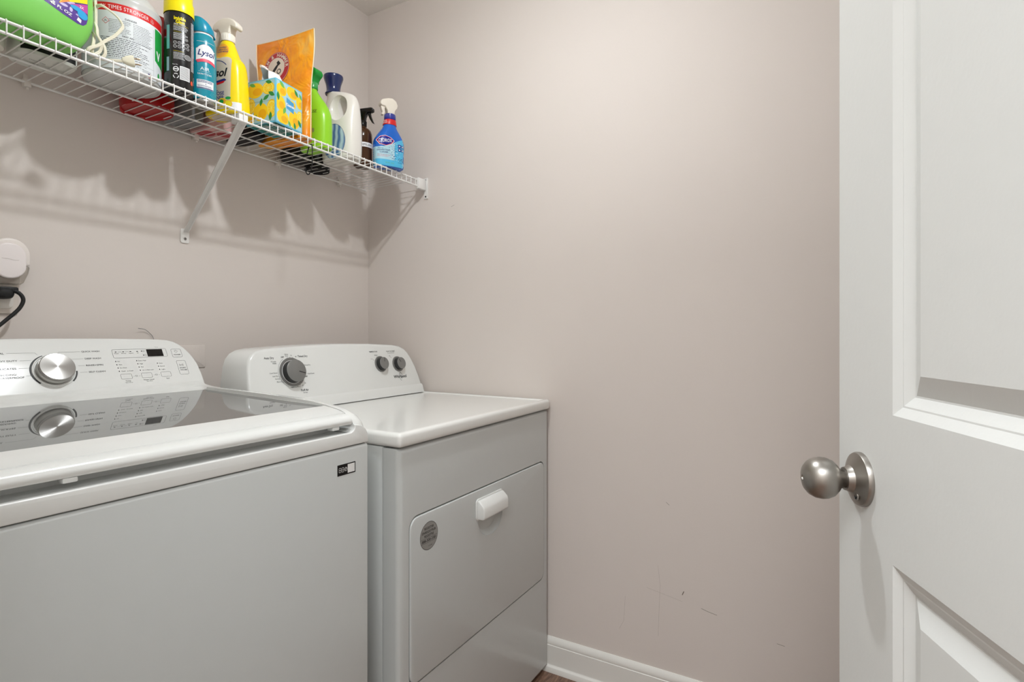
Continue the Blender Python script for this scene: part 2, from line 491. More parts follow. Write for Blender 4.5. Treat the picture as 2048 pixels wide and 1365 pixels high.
m.add([(0, 0, 0), (DW, 0, 0), (DW, 0, DH), (0, 0, DH), (0, DT, 0), (DW, DT, 0), (DW, DT, DH), (0, DT, DH)],
      [(0, 4, 5, 1), (1, 5, 6, 2), (2, 6, 7, 3), (3, 7, 4, 0), (4, 7, 6, 5)], DOORM)
slab = obj('door_slab', m, door, sharp=14)
# knob
kn = bpy.data.objects.new('door_knob', None); COL.objects.link(kn); kn.parent = door
kn.location = (0.060, 0, 0.965 - ZF); kn.rotation_euler = (R(90), 0, 0); kn['label'] = 'satin nickel round knob'
obj('rosette', MB().lathe([(0, 0), (0.0325, 0), (0.0325, 0.0035), (0.0312, 0.006), (0.029, 0.0072), (0.022, 0.0105), (0.0165, 0.0135), (0.0145, 0.0175), (0.0138, 0.020), (0, 0.020)], NICK, 56), kn, sharp=30)
obj('knob_handle', MB().lathe([(0, 0.018), (0.0108, 0.018), (0.0108, 0.0225), (0.0118, 0.0232), (0.0125, 0.0260), (0.0175, 0.0295), (0.0222, 0.0345), (0.0248, 0.041), (0.0252, 0.047), (0.0240, 0.054), (0.0205, 0.0605), (0.015, 0.065), (0.0085, 0.0673), (0.003, 0.068), (0.0025, 0.0665), (0, 0.0665)], NICK, 64), kn, sharp=60)
mm_ = MB(); a_ = R(-58)
Mx = Matrix.Translation((0.0215 * math.cos(a_), 0.0215 * math.sin(a_), 0.0095))
mm_.lathe([(0.0046, 0.0006), (0.0046, 0.0022), (0.0036, 0.0024), (0.0034, 0.0012), (0, 0.0012)], NICK, 16, Mx, mats=[NICK, NICK, BLKM, BLKM])
obj('screw_hole', mm_, kn)

# ================================================================== WASHING MACHINE
WX0, WX1, WY = -1.550, -0.826, -0.832  # washer shell coordinates scaled about the camera position, then written out
ws = thing('washing_machine', 'white top-load washing machine with smoked glass lid, left of the dryer', 'washing machine', ((WX0 + WX1) / 2, -0.46, ZF))
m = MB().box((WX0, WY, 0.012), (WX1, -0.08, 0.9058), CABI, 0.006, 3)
cab = obj('cabinet', m, ws, True)
for fx in (WX0 + 0.05, WX1 - 0.05):
    for fy in (WY + 0.06, -0.14):
        obj('foot', MB().lathe([(0, ZF), (0.022, ZF), (0.022, 0.014), (0, 0.014)], DKGR, 16, Matrix.Translation((fx, fy, 0))), ws, True)
# top cover: side rails, front strip with the finger recess, rear deck
m = MB()
RXI, LXI = -0.8650, -1.5110
rail = [(-0.8285, 0.9077), (-0.8285, 0.9297), (-0.8280, 0.9437), (-0.8222, 0.9577), (-0.8094, 0.969), (-0.7879, 0.9774), (-0.7458, 0.9850), (-0.700, 0.9905), (-0.6300, 0.9945), (-0.4837, 0.9990), (-0.3040, 1.0030), (-0.3000, 0.9980), (-0.08, 0.9980), (-0.08, 0.9077)]
def rail_mesh(x_in, x_out):
    sg = 1 if x_out > x_in else -1
    secs = []
    xs = [x_in, x_out - sg * 0.026, x_out - sg * 0.018, x_out - sg * 0.010, x_out - sg * 0.004, x_out - sg * 0.001, x_out]
    dz = [0, 0, 0.0018, 0.006, 0.013, 0.021, 0.030]
    for x, d_ in zip(xs, dz):
        row = []
        for (y, z) in rail:
            if z > 0.908:
                z2 = max(z - d_, 0.9077 + 0.012 * (z > 0.915)); y2 = min(y + d_ * 0.35, y + 0.01) if y < -0.76 else y
                row.append(Vector((x, y2, z2)))
            else: row.append(Vector((x, y + (d_ * 0.1 if y < -0.76 else 0), z)))
        secs.append(row)
    n_ = len(rail)
    for A, B in zip(secs[:-1], secs[1:]):
        m.add(A + B, [(k, (k + 1) % n_, n_ + (k + 1) % n_, n_ + k) for k in range(n_)], PLAS, True)
    m.add(secs[0], [tuple(range(n_))], PLAS); m.add(secs[-1], [tuple(range(n_))[::-1]], PLAS, True)
rail_mesh(RXI, WX1); rail_mesh(LXI, WX0)
pk = [(RXI - 0.014 + 0.014 * math.cos(R(a)), 0.9475 - 0.013 * math.sin(R(a))) for a in range(0, 91, 10)]
pkl = [(LXI + RXI - x_, z_) for x_, z_ in pk[::-1]]
m.prism([(WX0 + 0.0005, 0.9077), (WX1 - 0.0005, 0.9077), (WX1 - 0.001, 0.916), (WX1 - 0.003, 0.926), (WX1 - 0.007, 0.9345), (WX1 - 0.013, 0.941), (WX1 - 0.021, 0.946), (RXI + 0.008, 0.9490), (RXI, 0.9500)] + pk + pkl + [(LXI, 0.9500), (LXI - 0.010, 0.9495), (WX0 + 0.016, 0.9478), (WX0 + 0.004, 0.934)], (-0.8322, -0.820), PLAS, 0.0035, 3)
m.box((LXI - 0.001, -0.826, 0.9079), (RXI + 0.001, -0.770, 0.9335), PLAS)
m.box((LXI - 0.001, -0.778, 0.9077), (RXI + 0.001, -0.745, 0.9635), PLAS)
# rounded end of the finger recess
for xe, s_ in ((RXI, -1), (LXI, 1)):
    m.prism([(xe + s_ * 0.0002, 0.9505)] + [(xe + s_ * 0.013 * (1 - math.cos(R(a))), 0.9345 + 0.013 * (1 - math.sin(R(a)))) for a in range(0, 91, 10)] + [(xe + s_ * 0.0002, 0.9345)], (-0.8275, -0.776), PLAS)
m.box((LXI - 0.001, -0.302, 0.9077), (RXI + 0.001, -0.08, 0.9955), PLAS)
obj('top_cover', m, ws, True)
# lid: glass and white front band with rolled lip
YZ = Matrix(((0, -1, 0, 0), (1, 0, 0, 0), (0, 0, 1, 0), (0, 0, 0, 1)))
b = MB().prism([(-0.742, 0.9840), (-0.7645, 0.9811), (-0.7851, 0.9774), (-0.8012, 0.9728), (-0.8022, 0.9700), (-0.8042, 0.9694), (-0.8052, 0.9716), (-0.8132, 0.9694), (-0.8207, 0.9652), (-0.8249, 0.9596), (-0.8254, 0.9545), (-0.8225, 0.9502), (-0.816, 0.9488), (-0.742, 0.9648)], (0.8668, 1.509), PLAS, M=YZ)
b.prism([(-0.742, 0.965), (-0.742, 0.9840), (-0.301, 0.9975), (-0.301, 0.98)], (0.8668, 0.8695), PLAS, M=YZ)
b.prism([(-0.742, 0.965), (-0.742, 0.9840), (-0.301, 0.9975), (-0.301, 0.98)], (1.4970, 1.509), PLAS, M=YZ)
lid = obj('lid', b, ws, True)
g = MB()
gv = [(-1.497, -0.742, 0.9835), (-0.8695, -0.742, 0.9835), (-0.8695, -0.302, 0.9969), (-1.497, -0.302, 0.9969)]
g.add([Vector(v) for v in gv] + [Vector(v) - Vector((0, 0, 0.006)) for v in gv], [(0, 1, 2, 3), (7, 6, 5, 4), (0, 4, 5, 1), (1, 5, 6, 2), (2, 6, 7, 3), (3, 7, 4, 0)], GLAS)
obj('glass_pane', g, lid, True, label='smoked grey glass pane')
for bx in (-0.9075, -1.366):
    obj('lid_bumper', MB().box((bx - 0.009, -0.822, 0.9425), (bx + 0.009, -0.805, 0.950), PLAS, 0.002), lid, True)
# control panel: glossy ledge behind the glass, then the sloping face
CA = R(60); cO = Vector((0, -0.215, 0.997)); cV = Vector((0, math.cos(CA), math.sin(CA))); cN = Vector((0, -cV.z, cV.y))
def console(outline, O, V, back, mt, bev, extra=None):
    """outline in (x, t); the front lies on plane O + t V, the back on y = back"""
    bm = bmesh.new(); A = [bm.verts.new(O + V * t + Vector((x, 0, 0))) for x, t in outline]
    B = [bm.verts.new((x, max(back, (O + V * t).y + 0.012), (O + V * t).z)) for x, t in outline]
    n_ = len(A); F0 = bm.faces.new(A); bm.faces.new(B[::-1])
    for i in range(n_): bm.faces.new((A[i], B[i], B[(i + 1) % n_], A[(i + 1) % n_]))
    bmesh.ops.recalc_face_normals(bm, faces=bm.faces[:])
    es = [e for e in F0.edges if not (abs(e.verts[0].co.z - O.z) < 0.004 and abs(e.verts[1].co.z - O.z) < 0.004)]
    bmesh.ops.bevel(bm, geom=es, offset=bev, segments=4, profile=0.5, affect='EDGES', clamp_overlap=True)
    mb = MB(); mb.addbm(bm, mt, True); return mb
def arc(cx, cy, rx, ry, a0, a1, n_=8): return [(cx + rx * math.cos(R(a0 + (a1 - a0) * k / n_)), cy + ry * math.sin(R(a0 + (a1 - a0) * k / n_))) for k in range(n_ + 1)]
xm = -1.188
right = [(-0.8265, 0.0), (-0.8190, 0.040), (-0.8215, 0.070), (-0.8270, 0.090), (-0.8340, 0.105), (-0.8430, 0.120), (-0.8530, 0.131), (-0.8660, 0.1395), (-0.8800, 0.1445), (-0.9000, 0.1475), (-1.000, 0.1512)]
right = [(-0.8120, 0.0), (-0.8125, 0.040), (-0.8155, 0.070), (-0.8215, 0.090), (-0.8290, 0.106), (-0.8385, 0.121), (-0.8490, 0.132), (-0.8620, 0.1405), (-0.8770, 0.1455)] + right[9:]
left = [(2 * xm - x, t) for x, t in right[::-1]]
m = console(right + [(xm, 0.1530)] + left, cO, cV, -0.075, PLAS, 0.006)
led = [(-0.2995, 0.9900), (-0.2995, 0.9968), (-0.285, 0.9978), (-0.250, 1.0000), (-0.225, 1.0035), (-0.2120, 1.0080), (-0.2060, 1.0125), (-0.200, 1.0220), (-0.19, 1.0220), (-0.19, 0.9900)]
m.prism(led, (0.8215, 2.376 - 0.8215), PLAS, M=YZ)
cp = obj('control_panel', m, ws, True, sharp=50)
def onW(x, t, d=0): return cO + cV * t + cN * d + Vector((x, 0, 0))
def frameM(p, U, V, N):
    M = Matrix.Identity(4)
    for i, a in enumerate((U, V, N, p)):
        for k in range(3): M[k][i] = a[k]
    return M
XU = Vector((1, 0, 0))
# dial
DX, DTt = -1.1440, 0.0690
M0 = frameM(onW(DX, DTt), XU, cV, cN)
dial = bpy.data.objects.new('dial', None); COL.objects.link(dial); dial.parent = cp; dial['label'] = 'large brushed steel cycle dial'
Mloc = world_of(ws).inverted() @ M0
dial.location = Mloc.to_translation(); dial.rotation_euler = Mloc.to_euler()
obj('dial_base', MB().lathe([(0.0405, 0.0), (0.0405, 0.002), (0.038, 0.0028), (0.0372, 0.0008), (0, 0.0008)], PLAS, 64), dial)
obj('dial_skirt', MB().lathe([(0.0352, 0.001), (0.0352, 0.003), (0.0348, 0.0145), (0.0342, 0.0155), (0, 0.0155)], STEEL, 64), dial)
obj('dial_face', MB().lathe([(0.0338, 0.0156), (0.0338, 0.0205), (0.0325, 0.0220), (0.0, 0.0220)], SPUN, 96), dial, label='spun steel dial face', sharp=20)
def printed(items):
    """stretch and shift artwork onto its image pixels, keeping every letter upright"""
    out = []
    for vs, fs, mt in joined(items):
        tc_ = sum(p[1] for p in vs) / len(vs)
        out.append(([(-0.0174 + 0.9848 * a - 0.0958 * tc_, -0.0093 + 0.8763 * b_) for a, b_ in vs], fs, mt))
    return out
W = []; W2 = []  # legend positions unprojected from image pixels, entered as constants
W2.append(Ring(DX, DTt, 0.0445, 0.0425, 0.0035, DKGR, 30, 110, 226))
W2.append(Ring(DX, DTt, 0.0445, 0.0425, 0.0035, DKGR, 14, -44, -4))
for w_ in W2: art('dial_scale', decal_plane([w_], cO, XU, cV, cN, 0.0004, 0.00002), cp, True)
th_ = 0.0005
for txt, xx, tt, al, h in (('QUICK WASH', -1.067, 0.1435, 'L', 0.0046), ('DEEP WASH', -1.066, 0.1215, 'L', 0.0046), ('RINSE+SPIN', -1.069, 0.101, 'L', 0.0046), ('SELF CLEAN', -1.069, 0.081, 'L', 0.0046),
                       ('NORMAL', -1.212, 0.1435, 'R', 0.0046), ('HEAVY DUTY', -1.194, 0.122, 'R', 0.0046), ('DELICATES', -1.201, 0.1005, 'R', 0.0046), ('BEDDING/', -1.204, 0.084, 'R', 0.0046), ('WATERPROOF', -1.193, 0.0755, 'R', 0.0046)):
    W.append(T(txt, xx, tt, h, PRNT, al, bold=0.008, wid={'QUICK WASH': 0.038, 'DEEP WASH': 0.034, 'RINSE+SPIN': 0.036, 'SELF CLEAN': 0.035, 'WATERPROOF': 0.045, 'HEAVY DUTY': 0.042, 'DELICATES': 0.037}.get(txt)))
for a, b in (((-1.070, 0.1435), (-1.112, 0.1435)), ((-1.112, 0.1435), (-1.116, 0.1395)), ((-1.069, 0.1215), (-1.093, 0.1215)), ((-1.072, 0.101), (-1.085, 0.101)), ((-1.072, 0.081), (-1.087, 0.081)),
             ((-1.208, 0.1435), (-1.158, 0.1435)), ((-1.158, 0.1435), (-1.154, 0.137)), ((-1.190, 0.122), (-1.170, 0.122)), ((-1.197, 0.1005), (-1.177, 0.1005)), ((-1.189, 0.079), (-1.175, 0.079))):
    W.append(Ln(a, b, th_, PRNL))
W = joined(W)
for sd in (0, 1): art('dial_legend', decal_plane(printed([i_ for i_ in W if (sum(p[0] for p in i_[0]) / len(i_[0]) > -1.135) == bool(sd)]), cO, XU, cV, cN, 0.0004, 0.00002), cp, True)
W = []
W.append(RRline(-1.003, 0.1195, -0.872, 0.1475, 0.004, 0.0006, PRNT))
W.append(Po(rrect(-0.922, 0.1215, -0.882, 0.1455, 0.001), BLK))
W.append(T('*10 sec', -0.893, 0.1525, 0.0022, PRNT))
for i, s_ in enumerate(('Wash', 'Rinse', 'Spin')):
    xx = -0.994 + i * 0.0170; W.append(Rc(xx - 0.002, 0.1385, xx + 0.002, 0.1405, BLKM)); W.append(T(s_, xx, 0.1345, 0.0028, PRNT, wid=0.0105))
    if i < 2: W.append(Ln((xx + 0.004, 0.1395), (xx + 0.013, 0.1395), 0.0004, PRNT))
W.append(Rc(-0.946, 0.1385, -0.942, 0.1405, BLKM)); W.append(T('5%', -0.944, 0.1345, 0.0028, PRNT))
for k, tt in ((0, 0.1400), (1, 0.1265)):
    W.append(Rc(-0.9345 + 0.001 * k, tt - 0.0018, -0.9325 + 0.001 * k, tt + 0.0018, BLKM)); W.append(RRline(-0.931 + 0.001 * k, tt - 0.002, -0.9265 + 0.001 * k, tt + 0.002, 0.0008, 0.0005, PRNT))
cols = ((-1.003, ('Hot', 'Warm', 'Eco Warm', 'Cool   in Cold')), (-0.9545, ('Extra High', 'High', 'Mid', 'Low  in Water Lower')), (-0.9075, ('Heavy', 'Normal', 'Light')))
for x0, rows in cols:
    y0 = 0.109 if len(rows) == 4 else 0.098
    for i, s_ in enumerate(rows):
        tt = y0 - i * 0.0104; W.append(Rc(x0 - 0.001 - 0.0004 * i, tt - 0.0017, x0 + 0.0008 - 0.0004 * i, tt + 0.0017, BLKM)); W.append(T(s_, x0 + 0.0035, tt, 0.0030, PRNT, 'L', wid=min(0.0028 * len(s_) * 0.68, 0.028)))
for x0, x1, s1, s2 in ((-1.006, -0.9805, 'Temp.', '*Extra Rinse'), (-0.958, -0.9325, 'Water Level', '*Spin Only'), (-0.9105, -0.885, 'Soil', '')):
    W.append(RRline(x0, 0.0525, x1, 0.0685, 0.003, 0.0005, PRNT)); W.append(T(s1, (x0 + x1) / 2, 0.0465, 0.0036, PRNT))
    if s2: W.append(T(s2, (x0 + x1) / 2, 0.0415, 0.0024, PRNT))
for x0 in (-0.9695, -0.9215):
    W.append(Ln((x0 - 0.008, 0.060), (x0 - 0.005, 0.060), 0.0004, PRNT)); W.append(RRline(x0 - 0.003, 0.0585, x0 + 0.002, 0.0625, 0.001, 0.0005, PRNT)); W.append(Ln((x0 + 0.005, 0.060), (x0 + 0.008, 0.060), 0.0004, PRNT))
W.append(RRline(-0.8600, 0.116, -0.8335, 0.1445, 0.004, 0.0006, PRNT)); W.append(Ring(-0.8470, 0.1365, 0.0040, 0.0040, 0.0006, PRNT, 24, 115, 425)); W.append(Rc(-0.8473, 0.1365, -0.8467, 0.1415, PRNT)); W.append(T('POWER', -0.8470, 0.1245, 0.0038, PRNT, bold=0.01, wid=0.018))
W.append(RRline(-0.8600, 0.056, -0.8355, 0.104, 0.004, 0.0006, PRNT)); W.append(([(-0.8535, 0.0850), (-0.8475, 0.0885), (-0.8535, 0.0920)], [(0, 1, 2)], PRNT)); W.append(([(-0.8530, 0.0860), (-0.8487, 0.0885), (-0.8530, 0.0910)], [(0, 1, 2)], PLAS))
W.append(Rc(-0.8465, 0.0850, -0.8458, 0.0920, PRNT)); W.append(Rc(-0.8440, 0.0850, -0.8433, 0.0920, PRNT)); W.append(T('START', -0.8475, 0.0785, 0.0038, PRNT, bold=0.01, wid=0.0165)); W.append(T('PAUSE', -0.8475, 0.0715, 0.0038, PRNT, bold=0.01, wid=0.0165))
art('button_legend', decal_plane(printed(W), cO, XU, cV, cN, 0.0004, 0.00002), cp, True)
# front badge
B = [Rc(-0.914, 0.851, -0.865, 0.8735, BLK), Rc(-0.8865, 0.8533, -0.8672, 0.8712, WHT)]
for i, x0 in enumerate((-0.9100, -0.9025)): B.append(RRline(x0, 0.8575, x0 + 0.0056, 0.867, 0.001, 0.0007, WHT)); B.append(Rc(x0, 0.8618, x0 + 0.0056, 0.8625, WHT))
B.append(Ring(-0.8915, 0.8622, 0.0035, 0.0042, 0.0008, WHT)); B.append(Ln((-0.8942, 0.8595), (-0.890, 0.865), 0.0007, WHT))
obj('badge', decal_plane(B, (0, WY, 0), XU, (0, 0, 1), (0, -1, 0), 0.0003, 0.00006), ws, True, welded=False, label='small black information sticker')

# ================================================================== DRYER
DX0, DX1, DYF = -0.750, 0.004, -0.850
dr = thing('dryer', 'white front-load dryer with three grey dials, right of the washer', 'dryer', ((DX0 + DX1) / 2, -0.48, ZF))
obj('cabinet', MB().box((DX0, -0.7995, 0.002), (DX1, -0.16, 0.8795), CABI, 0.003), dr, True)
for fx in (DX0 + 0.05, DX1 - 0.05):
    for fy in (DYF + 0.08, -0.22): obj('foot', MB().lathe([(0, ZF), (0.02, ZF), (0.02, 0.006), (0, 0.006)], DKGR, 16, Matrix.Translation((fx, fy, 0))), dr, True)
bm = bmesh.new(); bmesh.ops.create_cube(bm, size=1)
for v in bm.verts: v.co = Vector(((DX0 + DX1) / 2 + v.co.x * (DX1 - DX0), (DYF - 0.802) / 2 + v.co.y * (-0.802 - DYF), (0.003 + 0.8775) / 2 + v.co.z * 0.8745))
es = [e for e in bm.edges if all(v.co.y < -0.83 for v in e.verts)]
bmesh.ops.bevel(bm, geom=es, offset=0.013, segments=5, profile=0.5, affect='EDGES')
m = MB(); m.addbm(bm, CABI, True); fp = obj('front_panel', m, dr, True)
inv = world_of(dr).inverted()
hole = MB().prism(rrect(-0.7165, 0.3145, -0.0265, 0.7125, 0.030, 8), (-0.86, -0.838), CABI); hole.xf(inv)
boolean_cut(fp, hole)
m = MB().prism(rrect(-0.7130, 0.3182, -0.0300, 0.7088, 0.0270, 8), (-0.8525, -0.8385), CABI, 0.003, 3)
dd_ = obj('door', m, dr, True)
sco = MB(); n_s = 24
sco.loft([(0.62 - 0.052 * math.cos(R(a)), -0.3665, -0.8525, 0.064 * math.sin(R(a)) + 1e-4, 0.020 * math.sin(R(a)) + 1e-4, 2.4) for a in range(3, 178, 7)], CABI, 32)
# widen: rounded scoop under the grip
sco.xf(inv); boolean_cut(dd_, sco)
h = MB().prism([(-0.8535, 0.682), (-0.862, 0.6815), (-0.876, 0.668), (-0.879, 0.660), (-0.879, 0.634), (-0.873, 0.630), (-0.8535, 0.630)], (0.310, 0.440), PLAS, 0.006, 4, M=YZ); h.prism(rrect(-0.4435, 0.627, -0.3065, 0.6855, 0.010), (-0.8565, -0.852), PLAS, 0.001)
obj('handle', h, dd_, True, label='white moulded pull handle')
K = [El(0, 0, 0.034, 0.034, BLKM, 48), El(0, 0, 0.0330, 0.0330, STKR, 48)]
for s_, v, wd in (('REGISTER', 0.0195, 0.036), ('ENREGISTRER', 0.0105, 0.052), ('REGISTRE', 0.0015, 0.036)): K.append(T(s_, 0, v, 0.0058, BLKM, bold=0.02, wid=wd))
K += [Rc(-0.031, -0.0045, 0.031, -0.0039, BLKM), Rc(-0.029, -0.0155, 0.029, -0.0149, BLKM)]; K.append(T('888-500-3381', 0, -0.0097, 0.0066, BLKM, bold=0.02, wid=0.054)); K.append(T('W10850881', 0.004, -0.0245, 0.0022, BLKM))
obj('round_sticker', decal_plane(K, (-0.6455, -0.8525, 0.652), XU, (0, 0, 1), (0, -1, 0), 0.0004, 0.00006), dd_, True, welded=False, label='round grey registration sticker')
# top
bm = bmesh.new(); bmesh.ops.create_cube(bm, size=1)
a_, b_ = (-0.7545, -0.857, 0.881), (0.0075, -0.16, 0.9145)
for v in bm.verts: v.co = Vector(((a_[i] + b_[i]) / 2 + v.co[i] * (b_[i] - a_[i]) for i in range(3)))
bmesh.ops.bevel(bm, geom=bm.edges[:], offset=0.010, segments=4, profile=0.5, affect='EDGES')
tf = max(bm.faces, key=lambda f: f.calc_center_median().z * (1 if f.normal.z > 0.9 else 0))
r_ = bmesh.ops.inset_region(bm, faces=[tf], thickness=0.012, depth=0)
r2 = bmesh.ops.inset_region(bm, faces=[tf], thickness=0.008, depth=-0.0035)
m = MB(); m.addbm(bm, APPL, True); tp = obj('top_panel', m, dr, True, sharp=25)
# console
dO = Vector((0, -0.316, 0.9125)); L2 = math.hypot(0.05, 0.19); dV = Vector((0, 0.05 / L2, 0.19 / L2)); dN = Vector((0, -dV.z, dV.y))
out = [(-0.006, 0.0), (-0.008, 0.032), (-0.014, 0.068), (-0.024, 0.105), (-0.038, 0.138), (-0.052, 0.160), (-0.070, 0.176), (-0.092, 0.185), (-0.13, 0.1905), (-0.25, 0.197), (-0.375, 0.199), (-0.50, 0.197), (-0.62, 0.192), (-0.668, 0.189), (-0.695, 0.184), (-0.714, 0.174), (-0.727, 0.158), (-0.734, 0.135), (-0.740, 0.09), (-0.744, 0.035), (-0.746, 0.0)]
m = console(out, dO, dV, -0.165, PLAS, 0.009)
fl = [dO + Vector((0, 0, 0)) + dN * 0.0045, dO + dV * 0.026 + dN * 0.0035, dO + dV * 0.034 + dN * 0.0, dO - dN * 0.002]
A = [p + Vector((-0.743, 0, 0)) for p in fl]; Bq = [p + Vector((-0.009, 0, 0)) for p in fl]
m.add(A + Bq, [(0, 4, 5, 1), (1, 5, 6, 2), (0, 1, 2, 3), (7, 6, 5, 4), (3, 7, 4, 0)], PLAS)
dc = obj('control_panel', m, dr, True, sharp=50)
def knob(parent, O, V, N, x, t, r, hgt, ang, name, label, ring=0):
    e = bpy.data.objects.new(name, None); COL.objects.link(e); e.parent = parent; e['label'] = label
    M_ = world_of(dr).inverted() @ frameM(O + V * t + Vector((x, 0, 0)), XU, V, N)
    e.location = M_.to_translation(); e.rotation_euler = M_.to_euler()
    obj('bezel', MB().lathe([(r * 1.36, 0), (r * 1.34, 0.0022), (r * 1.22, 0.0034), (r * 1.18, 0.003), (0, 0.003)], GRYK if not ring else PLAS, 48), e)
    if ring: obj('scale_ring', MB().lathe([(r * 1.33, 0.0026), (r * 1.33, 0.0030), (r * 1.15, 0.0042), (r * 1.10, 0.0036)], GRYK, 48), e)
    obj('grip', MB().lathe([(r * 1.02, 0.003), (r, hgt - 0.002), (r * 0.985, hgt - 0.001)], DKGR, 48), e)
    obj('cap', MB().lathe([(r, hgt - 0.0022), (r * 1.01, hgt - 0.001), (r * 0.97, hgt), (0, hgt)], GRYK, 48), e, label='grey metallic cap')
    a = R(ang); P = MB()
    l = Ln((r * 0.25 * math.cos(a), r * 0.25 * math.sin(a)), (r * 0.93 * math.cos(a), r * 0.93 * math.sin(a)), r * 0.075 + 0.0006, DKGR)
    P.add([(x_, y_, hgt + 0.0003) for x_, y_ in l[0]], [(0, 1, 2, 3)], DKGR); obj('pointer', P, e)
knob(dc, dO, dV, dN, -0.592, 0.115, 0.0335, 0.024, -18, 'timer_dial', 'large grey timer dial', 1)
knob(dc, dO, dV, dN, -0.211, 0.121, 0.0215, 0.020, 78, 'temperature_dial', 'small grey dial under the temperature heading')
knob(dc, dO, dV, dN, -0.121, 0.117, 0.0215, 0.020, 128, 'start_dial', 'small grey dial above the brand name')
Dm = []
Dm.append(Ring(-0.592, 0.115, 0.0475, 0.0475, 0.0006, PRNT, 40, 120, 300))
for s_, x_, t_, h_, al, wd, bo in (('Auto Dry', -0.6625, 0.1615, 0.0062, 'C', 0.033, 0.015), ('Timed Dry', -0.5435, 0.163, 0.0062, 'C', 0.037, 0.015), ('Wrinkle', -0.641, 0.150, 0.0038, 'R', None, 0), ('Shield', -0.641, 0.1445, 0.0038, 'R', None, 0), ('Cool Down', -0.6425, 0.116, 0.0038, 'R', None, 0),
        ('Less Dry', -0.641, 0.1065, 0.0038, 'R', None, 0), ('Normal', -0.637, 0.098, 0.0038, 'R', None, 0), ('More Dry', -0.627, 0.089, 0.0038, 'R', None, 0), ('OFF', -0.6165, 0.1625, 0.0042, 'C', None, 0.02), ('Heavy', -0.601, 0.171, 0.0036, 'C', None, 0), ('Duty', -0.601, 0.166, 0.0036, 'C', None, 0),
        ('70', -0.585, 0.1665, 0.0036, 'C', None, 0), ('50', -0.569, 0.162, 0.0036, 'C', None, 0), ('Damp Dry', -0.531, 0.1345, 0.0038, 'C', None, 0), ('Cool Down', -0.5235, 0.107, 0.0038, 'C', None, 0), ('OFF', -0.5435, 0.0985, 0.0042, 'C', None, 0.02),
        ('OFF', -0.598, 0.0695, 0.0042, 'C', None, 0.02), ('Cool Down', -0.580, 0.069, 0.003, 'C', None, 0), ('20', -0.562, 0.072, 0.0036, 'C', None, 0), ('30', -0.551, 0.0785, 0.0036, 'C', None, 0), ('Fluff Air', -0.5565, 0.0575, 0.0062, 'C', 0.028, 0.015), ('No Heat', -0.5555, 0.0495, 0.003, 'C', None, 0),
        ('TEMPERATURE', -0.2375, 0.1675, 0.0042, 'C', 0.041, 0.015), ('PUSH TO START', -0.148, 0.1665, 0.0042, 'C', 0.045, 0.015), ('Medium', -0.227, 0.1545, 0.0036, 'C', None, 0), ('Low', -0.2515, 0.142, 0.0036, 'C', None, 0), ('Poussez/Inicio', -0.148, 0.1605, 0.0032, 'C', 0.035, 0), ('Off', -0.158, 0.149, 0.0036, 'C', None, 0)):
    Dm.append(T(s_, x_, t_, h_, PRNT, al, wid=wd, bold=bo))
for aa in (195, 207, 219, 100, 88, 76, -5, -18, -50, -62, -75):
    Dm.append(El(-0.592 + 0.0455 * math.cos(R(aa)), 0.115 + 0.0455 * math.sin(R(aa)), 0.0012, 0.0012, BLKM, 8))
for p_, q_ in (((-0.225, 0.151), (-0.2225, 0.146)), ((-0.246, 0.139), (-0.242, 0.136)), ((-0.155, 0.146), (-0.150, 0.142))): Dm.append(Ln(p_, q_, 0.0008, BLKM))
Dm.append(T('Whirlpool', -0.1225, 0.070, 0.0110, BLKM, 'C', wid=0.069, bold=0.018))
Dm.append(Ring(-0.118, 0.0695, 0.0085, 0.0150, 0.0011, BLKM, 24, 20, 280)); 
for nm_, a0_, a1_, t0_, t1_ in (('timer_legend', -0.75, -0.4, 0, 1), ('temperature_legend', -0.4, -0.19, 0, 1), ('start_legend', -0.19, 0, 0.085, 1), ('brand_name', -0.19, 0, 0, 0.085)):
    sel = [i_ for i_ in joined(Dm) if a0_ <= sum(p[0] for p in i_[0]) / len(i_[0]) < a1_ and t0_ <= sum(p[1] for p in i_[0]) / len(i_[0]) < t1_]
    art(nm_, decal_plane(sel, dO, XU, dV, dN, 0.0005, 0.00002), dc, True)
Tm = [RRline(-0.006, -0.004, 0.006, 0.004, 0.003, 0.0006, PRNL), T('info', 0, 0, 0.003, PRNL)]
art('embossed_mark', decal_plane(Tm, (-0.63, -0.50, 0.9111), XU, (0, 1, 0), (0, 0, 1), 0.0002, 0.00002), tp, True)

# ================================================================== WIRE SHELF
def zd(x): return 1.736 - 0.0148 * x
SX0, SX1, SY0, SY1 = -1.612, -0.008, -0.305, -0.014
sh = thing('wire_shelf', 'long white ventilated wire shelf fixed across the back wall', 'shelf', (-0.8, -0.15, zd(-0.8)))
def rod(y, dz, r, x0=SX0, x1=SX1): return MB().tube([(x0, y, zd(x0) + dz), ((x0 + x1) / 2, y, zd((x0 + x1) / 2) + dz), (x1, y, zd(x1) + dz)], r, WIRE, 10)
obj('front_rod', rod(SY0, -0.0035, 0.0032), sh, True)
obj('front_rod', rod(SY0 - 0.0005, -0.0275, 0.0032), sh, True)
obj('back_rod', rod(SY1, -0.0045, 0.0030), sh, True)
obj('middle_rod', rod(-0.135, -0.0045, 0.0026, SX0, -0.13), sh, True)
m = MB(); x = -0.961 + 0.0265 * 35 + 0.004; 
x = -0.0208
while x > SX0 + 0.005:
    z = zd(x)
    m.tube([(x, SY1 - 0.0, z - 0.001), (x, -0.15, z - 0.001), (x, SY0 + 0.004, z), (x, SY0 - 0.002, z), (x, SY0 - 0.0042, z - 0.003), (x, SY0 - 0.0042, z - 0.030)], 0.00135, WIRE, 6)
    x -= 0.02655
obj('cross_wires', m, sh, True)
